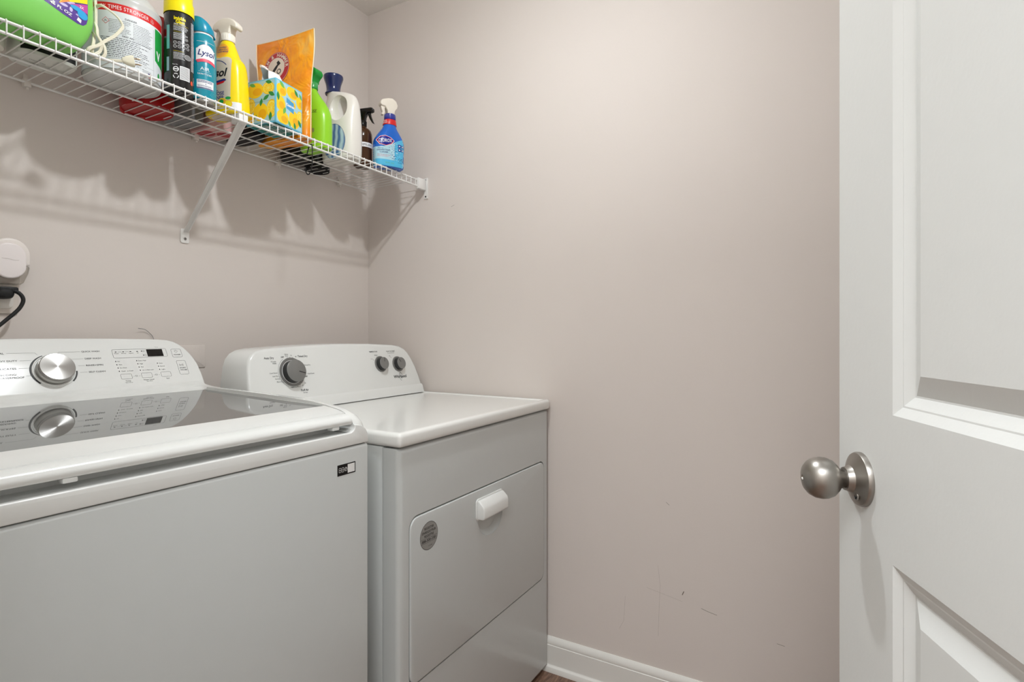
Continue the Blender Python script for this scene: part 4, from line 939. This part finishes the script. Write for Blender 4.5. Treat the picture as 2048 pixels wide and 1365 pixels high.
# ---- tissue box
t = onshelf('tissue_box', 'lemon-patterned cube tissue box with a tissue poking out', 'tissue box', -0.6290, -0.2570, 10)
BBLU = mat('box_blue', (104, 188, 216), 0.5); BPAL = mat('box_pale_blue', (168, 208, 220), 0.5); BTEA = mat('box_teal', (10, 122, 110), 0.5); LEM = mat('lemon_yellow', (250, 208, 30), 0.5); LEM2 = mat('lemon_pale', (250, 232, 110), 0.5); LEAF = mat('leaf_green', (40, 140, 70), 0.5); LEAF2 = mat('leaf_light', (110, 180, 80), 0.5); LEMD = mat('lemon_amber', (240, 178, 24), 0.5)
hb = 0.0545; HB = 0.127
b = MB().box((-hb, -hb, 0), (hb, hb, HB), BBLU, 0.0015)
obj('carton', b, t)
def leaf(u, v, L2_, a, mt):
    pts = []
    for k in range(9): s_ = k / 8; pts.append((L2_ * (s_ - 0.5), 0.22 * L2_ * math.sin(PI * s_)))
    for k in range(1, 8): s_ = 1 - k / 8; pts.append((L2_ * (s_ - 0.5), -0.22 * L2_ * math.sin(PI * s_)))
    c, q_ = math.cos(R(a)), math.sin(R(a)); return Po([(u + x_ * c - y_ * q_, v + x_ * q_ + y_ * c) for x_, y_ in pts], mt)
def clip_items(items, u0, v0, u1, v1):
    out = []
    for vs, fs, mt in joined(items):
        out.append(([(min(max(a, u0), u1), min(max(b_, v0), v1)) for a, b_ in vs], fs, mt))
    return out
def lemons(seed, extra):
    rn = random.Random(seed); it = [Rc(-0.051, 0.004, 0.051, HB - 0.004, BPAL)]
    for u, v, ru, rv in extra:
        it.append(El(u, v, ru, rv, LEM, 28)); 
        if rn.random() < 0.45:
            it.append(El(u, v, ru * 0.82, rv * 0.82, LEM2, 28)); it.append(El(u, v, ru * 0.70, rv * 0.70, LEM, 28))
            for a in range(0, 180, 36): it.append(Ln((u - 0.7 * ru * math.cos(R(a)), v - 0.7 * rv * math.sin(R(a))), (u + 0.7 * ru * math.cos(R(a)), v + 0.7 * rv * math.sin(R(a))), 0.0012, LEM2))
        else: it.append(El(u + ru * 0.25, v - rv * 0.2, ru * 0.55, rv * 0.5, LEMD, 20))
    return it
fr = lemons(5, [(-0.032, 0.100, 0.020, 0.018), (0.012, 0.106, 0.024, 0.018), (0.044, 0.088, 0.016, 0.018), (-0.036, 0.060, 0.020, 0.022), (-0.026, 0.022, 0.024, 0.020), (0.020, 0.030, 0.022, 0.026), (0.044, 0.046, 0.013, 0.018), (0.010, 0.072, 0.016, 0.012)])
fr += [leaf(-0.030, 0.116, 0.026, -40, LEAF2), leaf(0.028, 0.112, 0.024, -50, LEAF), leaf(-0.045, 0.078, 0.026, 95, LEAF), leaf(-0.020, 0.044, 0.024, 70, LEAF2), leaf(0.022, 0.012, 0.022, 100, LEAF), leaf(0.042, 0.026, 0.024, -60, LEAF), leaf(0.046, 0.108, 0.02, -60, LEAF2), leaf(0.0, 0.012, 0.02, 120, LEAF2)]
fr += [Po([(-0.012, 0.086), (0.018, 0.078), (0.018, 0.046), (-0.012, 0.054)], mat('brand_blue', (74, 158, 210), 0.5)), T('Kleenex', 0.003, 0.066, 0.0085, WHL, bold=0.03, wid=0.036, shear=0.1)]
lf = lemons(9, [(-0.020, 0.098, 0.030, 0.022), (0.028, 0.100, 0.022, 0.018), (-0.036, 0.055, 0.016, 0.022), (0.000, 0.034, 0.026, 0.026), (0.040, 0.040, 0.018, 0.026), (-0.038, 0.018, 0.016, 0.016)])
lf += [leaf(0.020, 0.074, 0.026, 30, LEAF), leaf(0.040, 0.082, 0.026, -30, LEAF), leaf(0.002, 0.062, 0.024, 75, LEAF), leaf(0.036, 0.018, 0.026, 85, LEAF), leaf(-0.020, 0.020, 0.02, 60, LEAF2), leaf(-0.03, 0.115, 0.024, -20, LEAF2), leaf(0.03, 0.117, 0.024, -15, LEAF), Ln((-0.05, 0.064), (0.05, 0.064), 0.0004, DKGR)]
m = decal_plane(clip_items(fr, -0.051, 0.004, 0.051, HB - 0.004), (0, -hb, 0), (1, 0, 0), (0, 0, 1), (0, -1, 0), 0.0003, 0.00004)
art('lemon_print', m, t)
m = decal_plane(clip_items(lf, -0.051, 0.004, 0.051, HB - 0.004), (-hb, 0, 0), (0, -1, 0), (0, 0, 1), (-1, 0, 0), 0.0003, 0.00004)
art('lemon_print', m, t)
bt_ = [Rc(-0.050, -0.050, 0.050, 0.050, BTEA), T('Responsible Fibers', 0.000, 0.028, 0.006, WHL, wid=0.07), T('www.kleenex.com', 0.0, 0.016, 0.005, WHL, wid=0.06), para(-0.04, 0.04, 0.008, -0.03, 9, WHL, 0.4)]
art('base_print', decal_plane(bt_, (0, 0, 0), (1, 0, 0), (0, -1, 0), (0, 0, -1), 0.0002, 0.00003), t)
# tissue
TIS = mat('tissue', (244, 232, 226), 0.8)
m = MB()
rows = [[(-0.030, -0.010, 0), (-0.012, -0.022, 0), (0.006, -0.024, 0), (0.022, -0.014, 0), (0.030, 0.0, 0)],
        [(-0.032, -0.010, 0.012), (-0.012, -0.020, 0.014), (0.006, -0.020, 0.014), (0.022, -0.012, 0.012), (0.028, 0.002, 0.006)],
        [(-0.030, -0.008, 0.026), (-0.014, -0.010, 0.028), (0.004, -0.012, 0.027), (0.018, -0.004, 0.024), (0.024, 0.004, 0.012)],
        [(-0.050, 0.000, 0.029), (-0.024, 0.000, 0.030), (0.000, 0.000, 0.031), (0.012, 0.002, 0.027), (0.020, 0.008, 0.014)],
        [(-0.030, 0.012, 0.020), (-0.016, 0.014, 0.022), (0.000, 0.014, 0.020), (0.010, 0.014, 0.016), (0.018, 0.014, 0.006)],
        [(-0.028, 0.018, 0), (-0.014, 0.022, 0), (0.0, 0.022, 0), (0.012, 0.020, 0), (0.020, 0.016, 0)]]
vs = [(a * 1.15, b_ * 1.1, c * 1.35 + HB) for r_0 in rows for a, b_, c in r_0]
m.add(vs, [(j * 5 + k, j * 5 + k + 1, (j + 1) * 5 + k + 1, (j + 1) * 5 + k) for j in range(5) for k in range(4)], TIS)
m.tube(smooth_path([(-0.030, 0.0, HB + 0.040), (-0.045, -0.002, HB + 0.041), (-0.057, -0.002, HB + 0.039)], 4), 0.004, TIS, 8)
obj('tissue', m, t, label='white tissue sheet', sharp=25)

# ---- orange baking soda pouch
t = onshelf('orange_pouch', 'tall orange foil pouch with a round red and white emblem behind the tissue box', 'pouch', -0.5420, -0.1880, -82)
def pouch_mat():
    m_ = bpy.data.materials.new('pouch_film'); m_.use_nodes = True; nt = m_.node_tree; b_ = nt.nodes['Principled BSDF']; b_.inputs['Roughness'].default_value = 0.33
    tc = nt.nodes.new('ShaderNodeTexCoord'); n1 = nt.nodes.new('ShaderNodeTexNoise'); n1.inputs['Scale'].default_value = 9; n1.inputs['Detail'].default_value = 5; n1.inputs['Distortion'].default_value = 0.8
    cr_ = nt.nodes.new('ShaderNodeValToRGB'); cr_.color_ramp.elements[0].position = 0.40; cr_.color_ramp.elements[0].color = sc((240, 136, 8)); cr_.color_ramp.elements[1].position = 0.72; cr_.color_ramp.elements[1].color = sc((248, 200, 96))
    e_ = cr_.color_ramp.elements.new(0.56); e_.color = sc((250, 164, 18))
    nt.links.new(tc.outputs['Object'], n1.inputs['Vector']); nt.links.new(n1.outputs['Fac'], cr_.inputs[0]); nt.links.new(cr_.outputs[0], b_.inputs['Base Color'])
    n2 = nt.nodes.new('ShaderNodeTexNoise'); n2.inputs['Scale'].default_value = 14; n2.inputs['Detail'].default_value = 2
    n2.inputs['Distortion'].default_value = 1.5
    nt.links.new(tc.outputs['Object'], n2.inputs['Vector']); bp_ = nt.nodes.new('ShaderNodeBump'); bp_.inputs['Strength'].default_value = 0.8; bp_.inputs['Distance'].default_value = 0.012
    nt.links.new(n2.outputs['Fac'], bp_.inputs['Height']); nt.links.new(bp_.outputs['Normal'], b_.inputs['Normal']); return m_
POU = pouch_mat(); POE = mat('pouch_edge', (250, 232, 190), 0.35)
NU, NV = 28, 40; PWd, PHt = 0.122, 0.338
def pz(u, v, side):
    # u in -1..1, v in 0..1 ; thickness pillows from the gusseted base to the flat top seal
    base = 0.030 * (1 - v) ** 0.75 * (1 - abs(u) ** 3) ** 0.6 if abs(u) < 1 else 0
    wr = 0.004 * math.sin(5 * u + 7 * v + 1.5 * math.sin(4 * v + 2 * u)) * (1 - u * u) * (1 - v ** 3)
    return side * base * (1.35 if side > 0 else 1.0) + 0.006 * math.sin(3 * v + u) * (v) + wr
m = MB()
def pxy(u, v, side):
    k_ = min(max((v - 0.42) / 0.5, 0), 1); wdt = PWd * (1 - 0.145 * (1 - k_ * k_ * (3 - 2 * k_)))
    zz = PHt * v - 0.004 * (1 - u * u) * v ** 6
    return Vector((u * wdt, pz(u, v, side), zz))
for side in (-1, 1):
    vs = [pxy(-1 + 2 * i / NU, j / NV, side) for j in range(NV + 1) for i in range(NU + 1)]
    fs = []
    for j in range(NV):
        for i in range(NU):
            a = j * (NU + 1) + i; f_ = (a, a + 1, a + NU + 2, a + NU + 1); fs.append(f_ if side < 0 else f_[::-1])
    m.add(vs, fs, POU, True)
A = [pxy(-1 + 2 * i / NU, 0, -1) for i in range(NU + 1)]; Bq = [pxy(-1 + 2 * i / NU, 0, 1) for i in range(NU + 1)]
m.add(A + Bq, [(i, NU + 1 + i, NU + 2 + i, i + 1) for i in range(NU)], POU)
pbody = m; film = obj('pouch_film', m, t, sharp=80)
em = MB()
for sgn in (-1, 1): em.tube([pxy(sgn, j / 20, -1) + Vector((sgn * 0.001, 0, 0)) for j in range(21)], 0.0016, POE, 6)
em.tube([pxy(-1 + 2 * j / 20, 1, -1) + Vector((0, 0, 0.0005)) for j in range(21)], 0.0011, POE, 6)
obj('seam_edge', em, t)
LRD = mat('logo_red', (178, 34, 44), 0.4); LWM = mat('logo_cream', (222, 208, 190), 0.4)
cu, cv, rr0 = -0.024, 0.236, 0.076; KE = 0.72
Lg = [El(cu, cv, rr0, rr0, LRD, 48), Ring(cu, cv, rr0 - 0.0025, rr0 - 0.0025, 0.0014, LWM, 48), El(cu, cv, 0.050, 0.050, LWM, 40)]
word = 'ARM & HAMMER'
for i, ch in enumerate(word):
    if ch == ' ': continue
    a = 176 - i * 15.6 ; Lg.append(T(ch, cu + 0.0615 * math.cos(R(a)), cv + 0.0615 * math.sin(R(a)), 0.0155, LWM, bold=0.03, rot=a - 90))
Lg += [Po([(cu - 0.036, cv - 0.030), (cu - 0.020, cv - 0.036), (cu + 0.006, cv - 0.002), (cu + 0.018, cv + 0.020), (cu + 0.010, cv + 0.022), (cu - 0.008, cv + 0.004)], BLKM), Po([(cu + 0.002, cv + 0.026), (cu + 0.012, cv + 0.036), (cu + 0.026, cv + 0.020), (cu + 0.016, cv + 0.011)], BLKM), El(cu + 0.020, cv - 0.016, 0.012, 0.012, BLKM, 16), El(cu + 0.020, cv - 0.016, 0.008, 0.008, LWM, 16)]
Lg += [T('TM', cu + 0.066, cv - 0.064, 0.004, BLKM)]
Lg = [([(cu + (a - cu) * KE, cv + (b_ - cv) * KE) for a, b_ in vs_], fs_, mt_) for vs_, fs_, mt_ in joined(Lg)]
art('emblem', decal_proj(Lg, pbody, 0, off=0.0012, maxlen=0.008, step=0.00012), t)

# ---- green spray bottle
HGR = mat('apple_green', (150, 216, 44), 0.28); HDG = mat('cap_green', (14, 150, 50), 0.25)
t = onshelf('green_spray_bottle', 'lime green spray bottle with dark green rounded head', 'spray bottle', -0.4410, -0.2170, -84)
body = MB().loft(dense([(0, 0, 0, 0.050, 0.028, 2.5), (0.005, 0, 0, 0.056, 0.033, 2.5), (0.05, 0, 0, 0.057, 0.034, 2.4), (0.10, 0, 0, 0.056, 0.034, 2.3), (0.125, 0, 0, 0.050, 0.032, 2.2), (0.150, -0.003, 0, 0.040, 0.027, 2.1), (0.175, -0.009, 0, 0.027, 0.020, 2), (0.198, -0.014, 0, 0.0155, 0.0145, 2), (0.206, -0.015, 0, 0.014, 0.014, 2)], 5), HGR, 56)
obj('bottle', body, t)
Lh = [T('MULTI-USE', -0.002, 0.1180, 0.0105, BLKM, bold=0.0, wid=0.062), T('+', 0.004, 0.090, 0.005, LGN, bold=0.02), El(0.017, 0.056, 0.0062, 0.0075, mat('stamp_brown', (130, 140, 90), 0.5), 24), Ring(0.017, 0.056, 0.005, 0.006, 0.0006, HGR, 20), para(-0.012, 0.012, 0.044, 0.022, 5, LGN), Rc(0.021, 0.024, 0.024, 0.031, LGN), T('basil', 0.0, 0.075, 0.005, LGN)]
Lh = joined(Lh)
for nm_, lo_, hi_ in (('name_print', 0.1, 1), ('middle_print', 0.065, 0.1), ('lower_print', 0, 0.065)): art(nm_, decal_proj([i_ for i_ in Lh if lo_ <= sum(p[1] for p in i_[0]) / len(i_[0]) < hi_], body, 0, maxlen=0.006), t)
e = sprayer(t, 0.205, [(-0.012, 0.020), (-0.012, 0.028), (-0.024, 0.036), (-0.036, 0.044), (-0.044, 0.052), (-0.038, 0.062), (-0.024, 0.069), (-0.004, 0.071), (0.014, 0.069), (0.025, 0.061), (0.030, 0.051), (0.028, 0.043), (0.020, 0.037), (0.013, 0.029), (0.012, 0.020)], None, HDG, r=0.0160, th=0.0175, cx=-0.015, collar=0.024, bev=0.009)

# ---- white jug with navy cap
WJ = mat('pearl_white', (238, 234, 226), 0.28, coat=0.2); NAV = mat('cap_navy', (22, 40, 92), 0.2, coat=0.4)
def swirl_mat():
    m_ = bpy.data.materials.new('label_swirl'); m_.use_nodes = True; nt = m_.node_tree; b_ = nt.nodes['Principled BSDF']; b_.inputs['Roughness'].default_value = 0.3
    tc = nt.nodes.new('ShaderNodeTexCoord'); w_ = nt.nodes.new('ShaderNodeTexWave'); w_.inputs['Scale'].default_value = 12; w_.inputs['Distortion'].default_value = 5; w_.inputs['Detail Scale'].default_value = 1.0
    cr_ = nt.nodes.new('ShaderNodeValToRGB'); cr_.color_ramp.elements[0].color = sc((70, 112, 170)); cr_.color_ramp.elements[1].color = sc((196, 218, 228))
    nt.links.new(tc.outputs['Object'], w_.inputs['Vector']); nt.links.new(w_.outputs['Fac'], cr_.inputs[0]); nt.links.new(cr_.outputs[0], b_.inputs['Base Color']); return m_
SWI = swirl_mat()
t = onshelf('softener_jug', 'pearl white jug with navy cap, looped handle and round blue label', 'jug', -0.3170, -0.2030, -88)
body = MB().loft(dense([(0, 0, 0, 0.066, 0.034, 3.0), (0.005, 0, 0, 0.073, 0.040, 3.0), (0.06, 0, 0, 0.0765, 0.0425, 2.8), (0.12, 0, 0, 0.0765, 0.042, 2.6), (0.17, 0, 0, 0.0750, 0.036, 2.4), (0.20, -0.001, 0, 0.0710, 0.030, 2.3), (0.222, -0.005, 0, 0.0620, 0.026, 2.2), (0.236, -0.018, 0, 0.047, 0.024, 2.1), (0.245, -0.036, 0, 0.028, 0.024, 2.0)], 5), WJ, 64)
jb = obj('bottle', body, t)
cutm = MB().loft([(-0.06, 0, 0, 0.027, 0.038, 2.2), (0.06, 0, 0, 0.027, 0.038, 2.2)], WJ, 40, M=Matrix.Translation((0.024, 0, 0.180)) @ Matrix.Rotation(R(-12), 4, 'Y') @ Matrix.Rotation(R(90), 4, 'X'))
boolean_cut(jb, cutm)
gr_ = MB().loft([(0.050 * math.sin(R(a)), 0, 0, 0.040 * math.cos(R(a)) + 1e-4, 0.026 * math.cos(R(a)) + 1e-4, 2) for a in range(-89, 90, 8)], WJ, 36, M=Matrix.Translation((0.014, -0.037, 0.180)) @ Matrix.Rotation(R(-12), 4, 'Y'))
boolean_cut(jb, gr_)
art('label', decal_proj([El(0.002, 0.060, 0.050, 0.060, SWI, 48), Ring(0.002, 0.060, 0.050, 0.060, 0.001, LNAVY, 48)], body, 0, maxlen=0.007), t)
cpn = MB().lathe([(0, 0.244), (0.0275, 0.243), (0.029, 0.246), (0.025, 0.252), (0.0235, 0.262), (0.026, 0.278), (0.0315, 0.294), (0.034, 0.303), (0.033, 0.309), (0.030, 0.3105), (0.026, 0.305), (0, 0.303)], NAV, 56, Matrix.Translation((-0.041, 0, 0)))
obj('cap', cpn, t)

# ---- dark bottles behind
t = onshelf('red_capped_bottle', 'dark bottle with a red cap between lime bottle and white jug', 'bottle', -0.2990, -0.0560)
obj('bottle', MB().loft(dense([(0, 0, 0, 0.040, 0.040, 2), (0.004, 0, 0, 0.044, 0.044, 2), (0.15, 0, 0, 0.044, 0.044, 2), (0.20, 0, 0, 0.025, 0.025, 2), (0.225, 0, 0, 0.016, 0.016, 2)], 3), BLKM, 40), t)
obj('cap', MB().lathe([(0, 0.22), (0.019, 0.222), (0.021, 0.235), (0.019, 0.258), (0.014, 0.263), (0, 0.264)], mat('cap_red', (196, 16, 24), 0.3), 30), t)
t = onshelf('black_canister', 'low black canister behind the lime spray bottle', 'canister', -0.4020, -0.0640)
obj('canister_body', MB().loft([(0, 0, 0, 0.042, 0.042, 2.4), (0.004, 0, 0, 0.046, 0.046, 2.4), (0.09, 0, 0, 0.046, 0.046, 2.4), (0.095, 0, 0, 0.04, 0.04, 2.4)], BLKM, 40), t)

# ---- amber spray bottle
AMB = mat('amber_glass', (78, 44, 16), 0.08, trans=0.35, ior=1.5)
t = onshelf('amber_spray_bottle', 'amber glass spray bottle with black trigger and white text band', 'spray bottle', -0.2360, -0.2220, -70)
obj('bottle', MB().lathe([(0, 0.002), (0.028, 0.0), (0.0325, 0.004), (0.0335, 0.010), (0.0335, 0.105), (0.0325, 0.118), (0.029, 0.130), (0.022, 0.138), (0.014, 0.143), (0.0125, 0.150), (0, 0.150)], AMB, 48), t)
art('label', cyl_art([Rc(-0.045, 0.066, 0.045, 0.0825, WHL), T('REPELLENT', -0.006, 0.0742, 0.0075, BLKM, wid=0.040, bold=0.01)], 0.0335, th0=62), t)
sprayer(t, 0.146, [(-0.010, 0.020), (-0.010, 0.030), (-0.013, 0.044), (-0.022, 0.052), (-0.024, 0.064), (0.000, 0.0655), (0.034, 0.067), (0.042, 0.064), (0.042, 0.053), (0.034, 0.050), (0.020, 0.050), (0.012, 0.034), (0.010, 0.020)],
        [(0.020, 0.052), (0.030, 0.052), (0.033, 0.036), (0.040, 0.018), (0.045, 0.008), (0.037, 0.012), (0.028, 0.026), (0.022, 0.040)], BLK, r=0.0135, th=0.0085, bev=0.0025)

# ---- blue bathroom cleaner
CLB = mat('cleaner_blue', (20, 100, 200), 0.22, coat=0.3); CLN = mat('cleaner_navy', (16, 32, 140), 0.25); CLC = mat('label_aqua', (84, 186, 226), 0.3); CLP = mat('label_pale_aqua', (176, 216, 228), 0.3)
t = onshelf('blue_spray_bottle', 'blue bathroom cleaner spray bottle with white head and red neck band', 'spray bottle', -0.1800, -0.2930, -25)
body = MB().loft(dense([(0, 0, 0, 0.049, 0.025, 3.2), (0.005, 0, 0, 0.0545, 0.029, 3.2), (0.04, 0, 0, 0.0555, 0.030, 3.0), (0.088, 0.001, 0, 0.0560, 0.030, 2.8), (0.108, 0.002, 0, 0.0500, 0.029, 2.6), (0.128, 0.003, 0, 0.038, 0.026, 2.4), (0.145, 0.004, 0, 0.027, 0.022, 2.2), (0.160, 0.005, 0, 0.0225, 0.0195, 2.1), (0.182, 0.006, 0, 0.0200, 0.0185, 2), (0.190, 0.006, 0, 0.019, 0.018, 2)], 5), CLB, 60)
obj('bottle', body, t)
Lc = [Po([(-0.062, 0.002), (0.062, 0.002), (0.062, 0.115), (0.045, 0.103), (0.015, 0.084), (-0.010, 0.071), (-0.035, 0.067), (-0.062, 0.068)], CLP), Rc(-0.062, 0.002, 0.062, 0.024, CLC), Po([(0.022, 0.020), (0.062, 0.020), (0.062, 0.115), (0.045, 0.103), (0.024, 0.0885)], CLC)]
rn = random.Random(5)
for i in range(150):
    a = rn.gauss(0.022, 0.009); b_ = rn.uniform(0.022, 0.088); s_ = rn.uniform(0.0004, 0.0013); Lc.append(El(a, b_, s_, s_, rn.choice([LNAVY, WHL, CLB, LBD]), 6))
hx = [(-0.040, 0.091), (-0.026, 0.105), (-0.010, 0.109), (0.008, 0.104), (0.020, 0.094), (0.012, 0.083), (-0.006, 0.074), (-0.028, 0.077)]
def scale_poly(P, k): c0 = (sum(p[0] for p in P) / len(P), sum(p[1] for p in P) / len(P)); return [(c0[0] + (p[0] - c0[0]) * k, c0[1] + (p[1] - c0[1]) * k) for p in P]
Lc += [Po(scale_poly(hx, 1.10), WHL), Po(scale_poly(hx, 1.04), RED), Po(scale_poly(hx, 0.94), CLN), T('CLOROX', -0.010, 0.0915, 0.0120, WHL, bold=0.015, wid=0.047, shear=0.08, rot=5, sp=1.12)]
Lc += [T('Bathroom', -0.026, 0.063, 0.0034, LNAVY, bold=0.02), T('DISINFECTING', -0.016, 0.0565, 0.0054, LNAVY, bold=0.02, wid=0.046, rot=3), T('CLEANER', -0.014, 0.049, 0.0054, LNAVY, bold=0.02, wid=0.030, rot=3), T('Cuts Through Soap Scum', -0.014, 0.040, 0.0028, RED, bold=0.01, wid=0.046), para(-0.038, 0.004, 0.0365, 0.032, 2, LPINK), T('30 FL OZ', 0.006, 0.013, 0.004, LEAF2, wid=0.03)]
for i, (a, b_) in enumerate(((0.040, 0.079), (0.0505, 0.079), (0.040, 0.0655), (0.0505, 0.0655))): Lc.append(Po(rrect(a - 0.0048, b_ - 0.0058, a + 0.0048, b_ + 0.0058, 0.001), CLN)); Lc.append(El(a, b_, 0.0025, 0.0028, WHL, 10))
for a in (0.040, 0.049): Lc.append(Ring(a, 0.030, 0.004, 0.005, 0.0012, LNAVY, 12))
Lc.append(para(0.034, 0.052, 0.022, 0.016, 2, LNAVY))
art('label', decal_proj(Lc, body, -24, maxlen=0.005), t)
neck = MB().loft([(0.156, 0.005, 0, 0.0250, 0.0215, 2.1), (0.158, 0.005, 0, 0.0252, 0.0217, 2.1), (0.174, 0.006, 0, 0.0222, 0.0202, 2.0), (0.176, 0.006, 0, 0.0215, 0.0195, 2.0)], RED, 44)
nb = obj('neck_band', neck, t, label='red neck band')
art('band_text', decal_proj([T('KILLS', -0.010, 0.170, 0.0045, WHL, bold=0.02), T('MOLD', -0.010, 0.163, 0.0045, WHL, bold=0.02)], neck, -30, maxlen=0.004), nb)
e = sprayer(t, 0.176, [(-0.012, 0.018), (-0.013, 0.032), (-0.022, 0.045), (-0.036, 0.046), (-0.040, 0.052), (-0.038, 0.064), (-0.030, 0.070), (-0.010, 0.077), (0.006, 0.079), (0.020, 0.070), (0.026, 0.056), (0.024, 0.045), (0.016, 0.036), (0.013, 0.020)],
        [(-0.020, 0.046), (-0.036, 0.046), (-0.034, 0.036), (-0.030, 0.026), (-0.034, 0.016), (-0.026, 0.014), (-0.020, 0.024), (-0.022, 0.036)], HEADC, r=0.0205, th=0.0135, cx=0.006, collar=0.021, cm=CLN, bev=0.004)

# ================================================================== BACK WALL ITEMS
# plug-in unit at the far left
t = thing('plug_in_device', 'rounded white plug-in unit with clear lower shell at left frame edge', 'plug-in unit', (-1.172, 0, 1.30))
CLEARP = mat('clear_plastic', (236, 230, 222), 0.04, trans=0.75, ior=1.45)
Mw = Matrix.Identity(4)
def outline(cx, cz, wx, hz0, hz1, r, n_=14): return [(cx + wx * math.cos(R(a)), cz + hz1 - wx + wx * math.sin(R(a))) for a in range(0, 181, 180 // n_)] + [(cx - wx * math.cos(R(a)), cz - hz0 + r * 0.9 - r * 0.9 * math.sin(R(a))) for a in range(0, 1)] 
sh_pts = [(-1.172 + 0.038 * math.cos(R(a)), 1.328 + 0.038 * math.sin(R(a))) for a in range(0, 181, 12)] + [(-1.210, 1.302), (-1.134, 1.302)]
obj('back_shell', MB().prism(sh_pts, (-0.030, -0.0095), mat('shell_white', (238, 230, 224), 0.3), 0.005, 3), t, True)
clr = [(-1.134, 1.3015), (-1.137, 1.285), (-1.146, 1.262), (-1.152, 1.257), (-1.200, 1.257), (-1.207, 1.268), (-1.210, 1.3015)]
obj('clear_shell', MB().prism(clr, (-0.029, -0.0095), CLEARP, 0.004, 3), t, True, label='clear plastic lower shell')
f_pts = [(-1.176 + 0.031 * math.cos(R(a)), 1.323 + 0.030 * math.sin(R(a))) for a in range(0, 181, 12)] + [(-1.176 - 0.031 * math.cos(R(a)), 1.300 - 0.030 * math.sin(R(a))) for a in range(0, 181, 12)]
obj('front_cover', MB().prism(f_pts, (-0.041, -0.031), mat('cover_white', (240, 232, 230), 0.32), 0.004, 4), t, True)
TUBL = mat('faint_line', (190, 180, 172), 0.4)
sv = MB().tube(smooth_path([(-1.192, -0.0412, 1.3160), (-1.180, -0.0413, 1.3155), (-1.170, -0.0413, 1.3130), (-1.160, -0.0412, 1.3135)], 5), 0.0003, TUBL, 5)
obj('emblem', sv, t, True)
# wall plate and cord
t = thing('outlet_plate', 'painted wall plate low behind the plug-in unit', 'outlet plate', (-1.20, 0, 1.24))
WPL = mat('plate_white', (222, 212, 202), 0.4)
obj('plate', MB().prism(rrect(-1.245, 1.188, -1.149, 1.305, 0.004), (-0.0065, 0.0), WPL, 0.002, 3), t, True)
obj('receptacle', MB().prism(rrect(-1.215, 1.200, -1.160, 1.262, 0.012), (-0.0095, -0.0066), mat('receptacle_white', (226, 220, 212), 0.35), 0.001, 2), t, True)
t = thing('power_cord', 'black power cord plugged in below the white plug-in unit', 'cord', (-1.18, -0.02, 1.22))
pg = MB().loft([(0, 0, 0, 0.020, 0.014, 3), (0.012, 0, 0, 0.020, 0.014, 3), (0.030, 0.0, 0, 0.015, 0.012, 2.5), (0.034, 0, 0, 0.010, 0.009, 2)], BLKM, 30, M=Matrix.Translation((-1.183, -0.0100, 1.236)) @ Matrix.Rotation(R(90), 4, 'X'))
pg.box((-1.196, -0.0425, 1.238), (-1.160, -0.018, 1.250), BLKM, 0.004)
obj('plug', pg, t, True)
cc = smooth_path([(-1.176, -0.036, 1.242), (-1.166, -0.040, 1.240), (-1.157, -0.043, 1.232), (-1.1535, -0.045, 1.219), (-1.160, -0.046, 1.202), (-1.172, -0.047, 1.187), (-1.190, -0.048, 1.168), (-1.215, -0.05, 1.14), (-1.25, -0.05, 1.08), (-1.27, -0.045, 1.02), (-1.27, -0.038, 0.8)], 7)
obj('cable', MB().tube(cc, 0.0042, BLKM, 10), t, True)
rl = MB()
for k in range(5):
    p = cc[2 + k * 2]; q_ = cc[3 + k * 2]; rl.tube([p, p.lerp(q_, 0.7)], 0.0062 - 0.0003 * k, BLKM, 12)
obj('strain_relief', rl, t, True)
# painted plate behind the washer and thin wire
tag(obj('blank_wall_plate', MB().prism(rrect(-0.775, 1.035, -0.687, 1.104, 0.003), (-0.003, 0.0), WALL, 0.0012, 2)), 'blank painted wall plate between washer and dryer backs', 'wall plate')
tag(obj('thin_wire', MB().tube(smooth_path([(-0.885, -0.010, 1.155), (-0.866, -0.006, 1.152), (-0.852, -0.004, 1.142), (-0.842, -0.004, 1.128), (-0.838, -0.004, 1.10)], 6), 0.0007, PRNL, 6)), 'thin grey wire curling up behind the washer control panel', 'wire')
